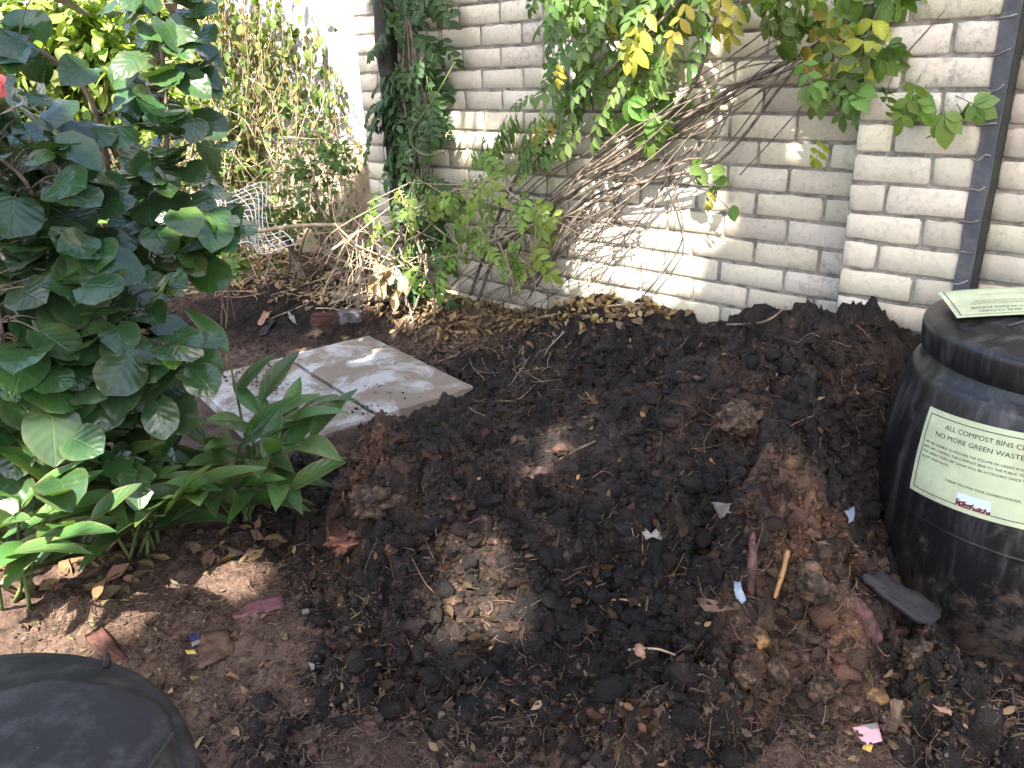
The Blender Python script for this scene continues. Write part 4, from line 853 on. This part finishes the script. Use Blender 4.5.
# ------------------------------------------------------------------ vines on the wall
def pinnate(aL, aS, P, D, U, L, pairs, tint, lk='oval', leaf=.36, spread=1.):
    n = len(P); D = nrm(D); x, y, z = basis(D, U); L = np.broadcast_to(L, (n,))
    ts = np.linspace(.25, .92, pairs)
    PP = []; DD = []; UU = []; LL = []; TT = []
    for k, t in enumerate(ts):
        c = P+y*(L*t)[:, None]-z*(L*.18*t*t)[:, None]
        for sg in (-1, 1):
            PP.append(c); DD.append(nrm(y*.55+x*sg*spread+.18*rnd(n)-z*.2)); UU.append(z+.25*rnd(n)); LL.append(L*leaf*(1-.35*abs(t-.5))*rng.uniform(.85, 1.15, n)); TT.append(tint*rng.uniform(.88, 1.12, (n, 1)))
    PP.append(P+y*L[:, None]*.97-z*L[:, None]*.18); DD.append(nrm(y-z*.4)); UU.append(z); LL.append(L*leaf*1.1); TT.append(tint)
    put_leaves(aL, lk, np.vstack(PP), np.vstack(DD), np.vstack(UU), np.concatenate(LL), np.vstack(TT))
    if aS is not None:
        for i in range(n): tube(aS, np.array([P[i], P[i]+y[i]*L[i]*.5-z[i]*L[i]*.045, P[i]+y[i]*L[i]-z[i]*L[i]*.18]), [.0016, .0008], 4)
def palmate(aL, aS, P, D, U, L, tint, k=5):
    n = len(P); x, y, z = basis(nrm(D), U); L = np.broadcast_to(L, (n,)); b = P+y*L[:, None]*.55-z*L[:, None]*.08
    for i, an in enumerate(np.linspace(-1.35, 1.35, k)):
        dd = nrm(y*math.cos(an)+x*math.sin(an)-z*.35+.15*rnd(n)); put_leaves(aL, 'oval', b, dd, z+.2*rnd(n), L*(.8-.22*abs(an))*rng.uniform(.9, 1.1, n), tint*rng.uniform(.9, 1.1, (n, 1)), 1.15)
    if aS is not None:
        for i in range(n): tube(aS, np.array([P[i], (P[i]+b[i])/2+z[i]*.01, b[i]]), [.0015, .001], 4)
def wpath(pts, n=8): return smooth_path([wp(x, y, o) for x, y, o in pts], n)
def leaf_cloud(poly, n, o0, o1): 
    pp = sample_poly(poly, n); return np.array([wp(x, y, rng.uniform(o0, o1)) for x, y in pp])
wv = empty('wall_vine', wp(560, 300, .1), 'large vine with woody bare stems and hanging leaves sweeping up across the wall', 'vine', 'vines on the brick wall')
aS = Acc(); aL = Acc(); aY = Acc(); aP = Acc()
MAIN = [([(478, 300, .1), (500, 250, .14), (560, 200, .16), (640, 150, .16), (720, 95, .15), (800, 55, .14), (880, 0, .14), (940, -50, .14)], .014),
        ([(470, 295, .08), (490, 240, .12), (515, 180, .14), (560, 120, .18), (620, 60, .2), (680, 0, .2), (700, -50, .2)], .013),
        ([(520, 280, .1), (580, 205, .1), (650, 180, .1), (720, 160, .09), (790, 75, .1), (840, 30, .1), (880, -30, .1)], .009),
        ([(500, 240, .15), (570, 185, .18), (640, 135, .18), (690, 90, .19), (715, 20, .2), (730, -40, .2)], .012),
        ([(640, 300, .05), (672, 260, .05), (683, 232, .06), (676, 195, .07), (664, 160, .08), (662, 130, .1)], .006),
        ([(600, 280, .06), (640, 215, .07), (700, 150, .08), (735, 100, .1)], .004), ([(560, 200, .2), (600, 150, .22), (660, 100, .2), (740, 50, .2), (800, 0, .2)], .006),
        ([(880, 100, .1), (910, 50, .1), (960, 0, .1), (985, -40, .1)], .004), ([(850, 110, .22), (900, 60, .24), (945, 10, .24)], .0035), ([(740, 175, .06), (790, 120, .07), (840, 60, .1), (880, 10, .1)], .0035)]
for pts, r in MAIN: r *= .62; tube(aS, wpath([(x, y, o*.7) for x, y, o in pts]), [r, r, r*.6], 7, None, .15)
for q in range(22):       # thin bare tendrils falling from the main stems
    x = rng.uniform(530, 680); y = 245-(x-560)*.62+rng.uniform(-30, 20); x1 = x-rng.uniform(10, 80); y1 = min(305, y+rng.uniform(50, 130)); o = rng.uniform(.02, .13)
    tube(aS, wpath([(x+rng.uniform(15, 60), y-rng.uniform(15, 50), o+.03), (x, y, o), ((x+x1)/2+rng.uniform(-14, 14), (y+y1)/2, o), (x1+rng.uniform(-20, 20), y1, .02)], 5), [.0028, .0014], 5)
for q in range(16):       # long thin bare stems following the main ones from the upper right down to the ground
    e = rng.normal(0, 12, 5); o = rng.uniform(.04, .17, 5); tube(aS, wpath([(890+e[0], -10+e[1], o[0]), (800+e[1], 52+e[2]*1.3, o[1]), (715+e[2], 100+e[3]*1.4, o[2]), (640+e[3], 150+e[4]*1.5, o[3]), (560+e[4]*2, 205+e[0]*1.5, o[4]), (500+e[0]*3, 285+e[1], .1)][rng.integers(0, 3):], 6), [.0022, .0034, .002], 5)
for q in range(16):
    x = rng.uniform(520, 640); y = rng.uniform(190, 300); c = [(x+rng.uniform(-35, 35), y+rng.uniform(-25, 25), rng.uniform(.02, .12)) for _ in range(4)]; tube(aS, wpath(c, 6), [.002, .0012], 5)
MASS = [(530, -60), (720, -60), (720, 15), (690, 45), (640, 85), (600, 105), (545, 120), (512, 122), (525, 95), (552, 60), (560, 20)]
P = leaf_cloud(MASS, 108, .05, .18); n = len(P); D = nrm(np.array([-.05, -.15, -.7])+WD*.55+.5*rnd(n)); U = nrm(np.array([0, 0, .6])+WN*.8+.3*rnd(n)); pinnate(aL, aP, P, D, U, rng.uniform(.11, .165, n), 4, tints(n, (.9, .98, .9), .4))
P = leaf_cloud([(500, 110), (560, 100), (600, 120), (560, 160), (510, 150), (470, 150)], 22, .08, .2); n = len(P); D = nrm(np.array([0, 0, -.6])+WD*.8+.3*rnd(n)); U = nrm(np.array([0, 0, .6])+WN+.3*rnd(n)); pinnate(aL, aP, P, D, U, rng.uniform(.12, .17, n), 4, tints(n, (.85, .95, .85), .3))
P = leaf_cloud([(620, 60), (700, 60), (715, 95), (660, 118), (600, 110)], 16, .1, .18); n = len(P); D = nrm(np.array([0, 0, -.7])-WD*.2+.5*rnd(n)); U = nrm(np.array([0, 0, .6])+WN+.3*rnd(n)); palmate(aL, aP, P, D, U, rng.uniform(.1, .15, n), tints(n, (1.05, 1.1, .9), .25))
def yel(pxs, L=.15):
    P = np.array([wp(x, y, o) for x, y, o in pxs]); n = len(P); D = nrm(np.array([0, 0, -.75])+WD*.3+.35*rnd(n)); U = nrm(np.array([0, 0, .5])+WN+.25*rnd(n)); pinnate(aY, aP, P, D, U, L*rng.uniform(.8, 1.2, n), 3, tints(n, (1, 1, 1), .3, .2), 'oval', .5)
yel([(655, 2, .2), (692, -4, .2), (640, 18, .2), (742, -2, .2), (724, -14, .2), (612, -12, .2)], .14)
yel([(838, 2, .2), (848, 10, .2), (880, 6, .2)], .16); yel([(548, 118, .25), (537, 122, .22), (826, 138, .2), (714, 190, .12), (560, 60, .35)], .07)
# the sprays over the pier
SP = [(735, -50), (900, -50), (905, 40), (950, 75), (966, 98), (945, 118), (918, 130), (880, 115), (850, 105), (805, 110), (795, 80), (770, 55)]
P = leaf_cloud(SP, 78, .1, .3); n = len(P); D = nrm(np.array([0, 0, -.75])-WD*.15+.55*rnd(n)); U = nrm(np.array([0, 0, .5])+WN+.35*rnd(n)); palmate(aL, aP, P[:34], D[:34], U[:34], rng.uniform(.08, .115, 34), tints(34, (.9, .98, .8), .4)); pinnate(aL, aP, P[34:], D[34:], U[34:], rng.uniform(.085, .13, n-34), 3, tints(n-34, (.95, 1.0, .75), .4), 'oval', .45)
P = np.array([wp(x, y, .1) for x, y in ((702, 158), (700, 168), (695, 178), (712, 176), (716, 186), (733, 205), (690, 165), (726, 170))]); n = len(P); put_leaves(aL, 'oval', P, nrm(np.array([.2, 0, -.4])+.7*rnd(n)), WN+np.array([0, 0, .4])+.2*rnd(n), .065, tints(n, (.75, .85, .7), .15), 1.2)
tube(aS, wpath([(735, 100, .1), (716, 140, .1), (704, 165, .1), (712, 190, .1), (730, 210, .09)]), .002, 5)
aL.build('foliage', M['vine'], wv); yo = aY.build('yellow_leaves', M['yel'], wv); yo['label'] = 'yellowing hanging leaves of the wall vine'; aS.build('woody_stems', M['stem'], wv); aP.build('leaf_stalks', M['green_stem'], wv)

cv = empty('climbing_vine', wall_pt(3.1, .3, .1), 'dark green climber covering the post at the left end of the wall', 'vine', 'vines on the brick wall')
aL = Acc(); aS = Acc(); aP = Acc()
for q in range(5): tube(aS, wpath([(405+rng.uniform(-10, 10), 300, .1), (415+rng.uniform(-14, 14), 200, .13), (412+rng.uniform(-14, 14), 100, .14), (405+rng.uniform(-12, 12), -40, .15)]), .006, 6)
CP = [(376, -50), (432, -50), (442, 20), (438, 60), (436, 150), (434, 230), (428, 285), (400, 285), (394, 180), (386, 120), (387, 60), (376, 20)]
P = leaf_cloud(CP, 160, .08, .2); n = len(P); D = nrm(np.array([0, 0, -.55])+WD*rng.uniform(-.9, .9, (n, 1))+.35*rnd(n)); U = nrm(np.array([0, 0, .7])+WN+.3*rnd(n)); pinnate(aL, aP, P, D, U, rng.uniform(.10, .15, n), 4, tints(n, (1, 1.05, 1), .35))
P = leaf_cloud([(375, 60), (400, 60), (395, 150), (368, 165), (372, 110)], 12, .12, .22); n = len(P); pinnate(aL, aP, P, nrm(WD+np.array([0, 0, -.4])+.3*rnd(n)), nrm(np.array([0, 0, 1])+WN), .16, 4, tints(n, (.9, .95, 1.1), .2))
aL.build('foliage', M['ivy'], cv); aS.build('stems', M['stem'], cv); aP.build('leaf_stalks', M['green_stem'], cv)
a = Acc(); tube(a, wpath([(455, 62, .2), (445, 80, .22), (430, 105, .24), (412, 130, .25), (412, 145, .25), (425, 155, .25), (445, 152, .25)]), .0035, 6); o = a.build('green_shoot', M['green_stem'], cv); o['label'] = 'bare pale yellow green shoot looping out of the climber'

lv = empty('scrambling_vine', wp(450, 290, .3), 'bright light green vine scrambling low between the post and the bare stems', 'vine', 'vines on the brick wall')
aL = Acc(); aS = Acc(); aP = Acc()
LVp = [(352, 190), (420, 175), (470, 150), (545, 160), (555, 200), (540, 265), (500, 250), (440, 265), (405, 270), (370, 240)]
P = leaf_cloud(LVp, 60, .1, .35); n = len(P); pinnate(aL, aP, P, nrm(np.array([0, -.2, -.5])+WD*rng.uniform(-.7, .9, (n, 1))+.4*rnd(n)), nrm(np.array([0, 0, .8])+WN+.3*rnd(n)), rng.uniform(.1, .155, n), 4, tints(n, (1.3, 1.25, .85), .4))
for q in range(30):
    x = rng.uniform(380, 540); y = rng.uniform(180, 280); tube(aS, wpath([(x, y, .2), (x+rng.uniform(-40, 40), y+rng.uniform(-30, 30), .3), (x+rng.uniform(-70, 70), y+rng.uniform(-20, 60), .25)], 5), [.003, .0015], 5)
aL.build('foliage', M['vine'], lv); aS.build('stems', M['pale'], lv); aP.build('leaf_stalks', M['green_stem'], lv)
P = hits([(505, 300), (522, 285), (515, 270), (530, 310)]); 

dt = empty('dry_stem_tangle', hit(360, 290), 'pale dry tangled stems on the sunlit ground left of the climber', 'dry stems')
a = Acc()
for q in range(60):
    c = np.array([rng.uniform(335, 425), rng.uniform(225, 285)]); d0 = 4.0+rng.uniform(-.25, .3); an = rng.normal(1.1, .8); l = rng.uniform(20, 55); dx = np.array([math.cos(an), -math.sin(an)])*l
    tube(a, smooth_path([at(*(c-dx), d0), at(*(c+rng.normal(0, 9, 2)), d0+rng.normal(0, .08)), at(*(c+dx+rng.normal(0, 8, 2)), d0+rng.normal(0, .12))], 6), [.007, .005, .003] if q < 18 else [.003, .002], 6)
a.build('stems', M['pale'], dt)
a = Acc(); n = 26; P = np.array([at(rng.uniform(372, 410), rng.uniform(255, 295), rng.uniform(3.85, 4.05)) for _ in range(n)]); put_leaves(a, 'dead', P, nrm(np.array([0, -.2, -1])+.5*rnd(n)), nrm(CAM-P)+.4*rnd(n), rng.uniform(.05, .1, n), tints(n, (2.6, 2.5, 1.9), .2)); o = a.build('dry_leaves', M['dead'], dt)

# ------------------------------------------------------------------ plants and things at the back
def bush(name, c, R, n, L, mat, label, cat, tint=(1, 1, 1), kind='oval', stems=5, group=None, droop=.3, shell=.45):
    c = np.array(c); R = np.array(R, float); g = float(surf(c[0], c[1])); root = empty(name, (c[0], c[1], g), label, cat, group); aL = Acc(); aS = Acc()
    cl = nrm(rng.normal(size=(max(6, n//45), 3)))*(rng.random((max(6, n//45), 1))**.5)*R*.85+c; k = rng.integers(0, len(cl), n)
    for q in cl[:: max(1, len(cl)//(stems*3))]:
        tube(aS, smooth_path([np.array([c[0], c[1], g])+.08*rnd(1)[0]*[1, 1, 0], (c*[1, 1, 0]+q)/2*[1, 1, 1]+.06*rnd(1)[0] if False else np.array([(c[0]+q[0])/2, (c[1]+q[1])/2, (g+q[2])/2+.1]), q], 6), np.array([.012, .008, .003])*min(1, 2.2*R[0]), 6)
    P = cl[k]+rng.normal(size=(n, 3))*R*.2; D = nrm(nrm(P-c)*.7+rnd(n)*.8+np.array([0, 0, -droop])); U = nrm(np.array([0, -.3, .9])+.6*rnd(n))
    lt = np.repeat(rng.uniform(.75, 1.25, (len(cl), 1)), 1, 1)[k]; put_leaves(aL, kind, P, D, U, L*rng.uniform(.6, 1.25, n), tints(n, tint, .3)*lt)
    aL.build('foliage', mat, root); aS.build('stems', M['bark'], root); return root
bush('golden_bush', at(105, 40, 4.9), (.62, .4, .5), 1500, .11, M['bgyel'], 'sunlit golden yellow bush behind the tall glossy shrub', 'bush', (1.0, 1.05, 1.3), group='bushes along the rendered wall')
bush('olive_bush', at(20, 60, 5.0), (.8, .4, .7), 1500, .1, M['bgleaf'], 'pale olive bush in the far left corner', 'bush', (1.3, 1.15, .9), group='bushes along the rendered wall')
bush('olive_bush', at(225, 30, 5.2), (.55, .3, .5), 1000, .085, M['bgleaf'], 'light green bush top, right of the golden bush', 'bush', (1.7, 1.4, .9), group='bushes along the rendered wall')
bush('olive_bush', at(60, 170, 5.2), (1., .4, .55), 1300, .09, M['bgleaf'], 'shaded low bush behind the stems of the tall glossy shrub', 'bush', (.9, .9, .8), group='bushes along the rendered wall')
bush('olive_bush', at(215, 150, 4.9), (.42, .3, .4), 700, .07, M['bgleaf'], 'airy olive shrub above the white wire mesh', 'bush', (1.5, 1.3, 1.0), group='bushes along the rendered wall')
bush('olive_bush', at(275, 110, 5.0), (.45, .3, .45), 520, .06, M['bgdry'], 'sparse straw coloured bush behind the hanging creeper', 'bush', (1.5, 1.4, 1.0), group='bushes along the rendered wall')
bush('grey_green_shrub', at(322, 175, 4.35), (.2, .15, .2), 190, .05, M['bgleaf'], 'small grey green shrub in front of the cream plinth', 'shrub', (1., 1.1, 1.3), group=None)
bush('low_weed', at(290, 225, 4.5), (.3, .15, .12), 170, .05, M['bgleaf'], 'low leafy weed beside the wire mesh', 'weed', (1.3, 1.3, .8))
bush('low_weed', at(222, 262, 4.0), (.14, .12, .07), 90, .06, M['vine'], 'small green weed under the big sunlit leaves of the tall shrub', 'weed', (1., 1., .8))
root = empty('hanging_creeper', (-1.35, 4.75, .3), 'curtain of dry hanging creeper over the sunlit wall', 'creeper'); aS = Acc(); aL = Acc()
for q in range(330):
    x = rng.uniform(185, 360); d = rng.uniform(4.45, 5.0); y0 = rng.uniform(-60, 60); y1 = y0+rng.uniform(40, 130)*(.6+.4*(x > 240)); p = smooth_path([at(x, y0, d), at(x+rng.normal(0, 6), (y0+y1)/2, d+rng.normal(0, .03)), at(x+rng.normal(0, 9), y1, d)], 6)
    tube(aS, p, [.003, .0016], 4); k = rng.integers(3, 13); Pp = p[rng.integers(0, len(p), k)]; put_leaves(aL, 'oval', Pp, nrm(np.array([0, 0, -.8])+.7*rnd(k)), nrm(np.array([0, -.6, .6])+.5*rnd(k)), rng.uniform(.02, .05, k), tints(k, (1.1, 1.1, .8), .4))
aL.build('foliage', M['bgdry'], root); aS.build('stems', M['twig'], root)
root = empty('dry_brushwood', (-1.4, 4.6, .2), 'tangle of dry brushwood and sparse leaves in front of the rendered wall', 'brushwood'); aS = Acc(); aL = Acc()
for q in range(170):
    x = rng.uniform(180, 355); y = rng.uniform(90, 255); d = rng.uniform(4.35, 4.95); an = rng.uniform(0, 3.1); l = rng.uniform(15, 60); dx = np.array([math.cos(an), -math.sin(an)])*l; c = np.array([x, y])
    p = smooth_path([at(*(c-dx), d), at(*(c+rng.normal(0, 7, 2)), d+rng.normal(0, .06)), at(*(c+dx), d+rng.normal(0, .1))], 5); tube(aS, p, [.0035, .0025, .0012], 4)
    k = rng.integers(2, 9); Pp = p[rng.integers(0, len(p), k)]+.04*rnd(k); put_leaves(aL, 'oval', Pp, nrm(rnd(k)+np.array([0, 0, -.3])), nrm(np.array([0, -.6, .6])+.6*rnd(k)), rng.uniform(.025, .055, k), tints(k, (1.0, 1.1, .8), .45))
aL.build('foliage', M['bgleaf'], root); aS.build('stems', M['pale'], root)
root = empty('overhanging_foliage', at(275, -20, 4.7), 'green foliage mass above the dry hanging creeper at the top', 'foliage'); aL = Acc()
P = np.array([at(x, y, d) for (x, y), d in zip(sample_poly([(190, -70), (362, -70), (352, 60), (325, 120), (250, 100), (190, 85)], 1500), rng.uniform(4.4, 5., 1500))]); n = 1500
put_leaves(aL, 'oval', P, nrm(np.array([0, 0, -.7])+.8*rnd(n)), nrm(np.array([0, -.4, .8])+.5*rnd(n)), rng.uniform(.035, .075, n), tints(n, (1.2, 1.1, .8), .4)); P = np.array([at(x, y, d) for (x, y), d in zip(sample_poly([(262, -70), (364, -70), (352, 95), (318, 140), (270, 110)], 1300), rng.uniform(4.5, 5.0, 1300))]); n = 1300
put_leaves(aL, 'oval', P, nrm(np.array([0, 0, -.7])+.8*rnd(n)), nrm(np.array([0, -.4, .8])+.5*rnd(n)), rng.uniform(.03, .06, n), tints(n, (1.1, 1.05, .85), .45)); aL.build('leaves', M['bgleaf'], root)
# crumpled white wire mesh
a = Acc(); c00, c10, c11, c01 = at(204, 188, 4.4), at(268, 188, 4.45), at(290, 250, 4.3), at(222, 246, 4.25)
def mesh_pt(u, v): return (c00*(1-u)+c10*u)*(1-v)+(c01*(1-u)+c11*u)*v+np.array([0, -1, .3])*.10*math.sin(u*3.1)*math.sin(v*2.6+.4)+np.array([.03, 0, .03])*math.sin(u*9+v*5)
for q in range(13): tube(a, np.array([mesh_pt(q/12, v) for v in np.linspace(0, 1, 12)]), .0026, 5)
for q in range(11): tube(a, np.array([mesh_pt(u, q/10) for u in np.linspace(0, 1, 14)]), .0026, 5)
tag(a.build('wire_mesh', M['white_wire']), 'crumpled white wire mesh standing on the ground at the back left', 'wire mesh')
stick_p = smooth_path([at(246, 233, 4.2), at(300, 226, 4.2), at(348, 225, 4.15)], 6); a = Acc(); tube(a, stick_p, [.011, .012, .009], 7, None, .2); tag(a.build('pole', M['pale']), 'straight pale pole propped across in front of the wire mesh', 'pole')

# ------------------------------------------------------------------ unseen tree added to shade the heap, its leaf gaps shaping the sun patches
sx = nrm(np.cross(SUN, [0, 0, 1.])); sy = np.cross(sx, SUN)
def sp_(P): P = np.asarray(P, float); return np.stack([P@sx, P@sy], -1)
def G(poly, z): return sp_(np.array([gp(x, y, z) for x, y in poly]))
def Wl(poly, o=.0): return sp_(np.array([wp(x, y, o) for x, y in poly]))
def D_(poly, d): return sp_(np.array([at(x, y, d) for x, y in poly]))
gaps = [G([(-120, 560), (60, 550), (120, 560), (215, 535), (165, 590), (75, 660), (-120, 690)], .02), D_([(-60, 470), (110, 480), (190, 510), (215, 560), (80, 600), (-60, 610)], 2.0),
        G([(445, 545), (520, 535), (535, 600), (520, 640), (470, 650), (415, 655), (420, 600)], .14), G([(520, 440), (590, 405), (600, 430), (560, 480), (500, 500)], .24),
        Wl([(580, 165), (640, 155), (710, 170), (745, 215), (710, 255), (680, 305), (600, 305), (555, 290), (575, 230)], .0), Wl([(600, 90), (700, 60), (700, 120), (610, 180)], .2), Wl([(370, 0), (345, -40), (345, 70), (375, 60)]),
        D_([(335, 215), (430, 225), (450, 290), (425, 320), (360, 320), (350, 280)], 3.95), Wl([(440, 120), (560, 130), (570, 160), (440, 160)]),
        D_([(100, -20), (215, -20), (220, 130), (185, 150), (140, 140), (105, 110)], 2.6), D_([(155, 205), (240, 215), (240, 250), (160, 255)], 2.5), Wl([(540, -40), (710, -40), (720, 60), (650, 115), (590, 110), (550, 60)], .12), Wl([(800, 20), (880, 20), (900, 90), (840, 120), (790, 90)], .2)]
shade = [gp(-40, 760, 0), gp(300, 900, 0), gp(1100, 760, 0), wp(1080, -40), wp(430, -60), wp(365, 60), wp(370, 250, .1), gp(350, 300, .15), gp(260, 285, .15), gp(170, 285, .12), at(100, 240, 2.6), at(-20, 60, 2.3), at(-60, 300, 2.), gp(-60, 560, 0)]
from mathutils import geometry as mg
SP2 = sp_(np.array(shade)); hull = SP2[mg.convex_hull_2d([Vector(p) for p in SP2])]
tree = empty('added_shade_tree', (-1.9, -2.5, 0), 'unseen leafy tree added behind the viewer, gapped to shape shade and sun patches on the heap', 'tree'); aL = Acc(); aS = Acc()
q2 = sample_poly(hull+(hull-hull.mean(0))*.06, 32000)
t = 5.6+1.0*fbm(q2[:, 0], q2[:, 1], .8, 3, 5)+rng.uniform(-.6, .6, len(q2)); ref = float(np.array([-.2, 2.5, .3])@SUN)
bad = np.zeros(len(q2), bool)
sp_noise = fbm(q2[:, 0], q2[:, 1], 5., 3, 19); qq = q2+.025*rng.normal(size=q2.shape)
for gi, g in enumerate(gaps):
    soft = gi in (2, 3); g = g.mean(0)+(g-g.mean(0))*(1.08 if gi == 4 or soft else 1.22); jq = q2+(.045 if soft else .025)*rng.normal(size=q2.shape); bad |= in_poly(jq[:, 0], jq[:, 1], g) & ((rng.random(len(q2)) < 1.1) | (not soft)) & ((sp_noise > -.12) | (gi < len(gaps)-2))
bad |= (fbm(q2[:, 0], q2[:, 1], 5., 2, 9) > .85)
q2 = q2[~bad]; t = t[~bad]; n = len(q2); P = q2[:, :1]*sx+q2[:, 1:]*sy+(ref+t)[:, None]*SUN
dd = nrm(rnd(n)+np.array([0, 0, -.3])); LL = rng.uniform(.07, .11, n); P = P-dd*LL[:, None]*.5; put_leaves(aL, 'quad', P, dd, nrm(SUN+.5*rnd(n)), LL, tints(n, (1, 1, 1), .25)); aL.build('crown', M['added_canopy'], tree)
ct = P.mean(0); tube(aS, smooth_path([(-1.9, -2.5, -.1), (-1.88, -2.4, 1.5), (-1.75, -2.1, 2.8), (-1.7, -1.9, 3.6)], 8), [.17, .13, .09, .04], 12, None, .1); aS.build('trunk', M['bark'], tree)
aS = Acc()
for k in rng.integers(0, n, 40):
    lp = smooth_path([(-1.8, -2.2, 2.3+rng.uniform(0, .6)), (np.array([-1.75, -2.0, 3.2])+P[k])/2+.2*rnd(1)[0], P[k]], 10); l2_ = sp_(lp)
    if not any(in_poly(l2_[:, 0], l2_[:, 1], g.mean(0)+(g-g.mean(0))*1.25).any() for g in gaps): tube(aS, lp, [.04, .025, .008], 7)
aS.build('limbs', M['bark'], tree)
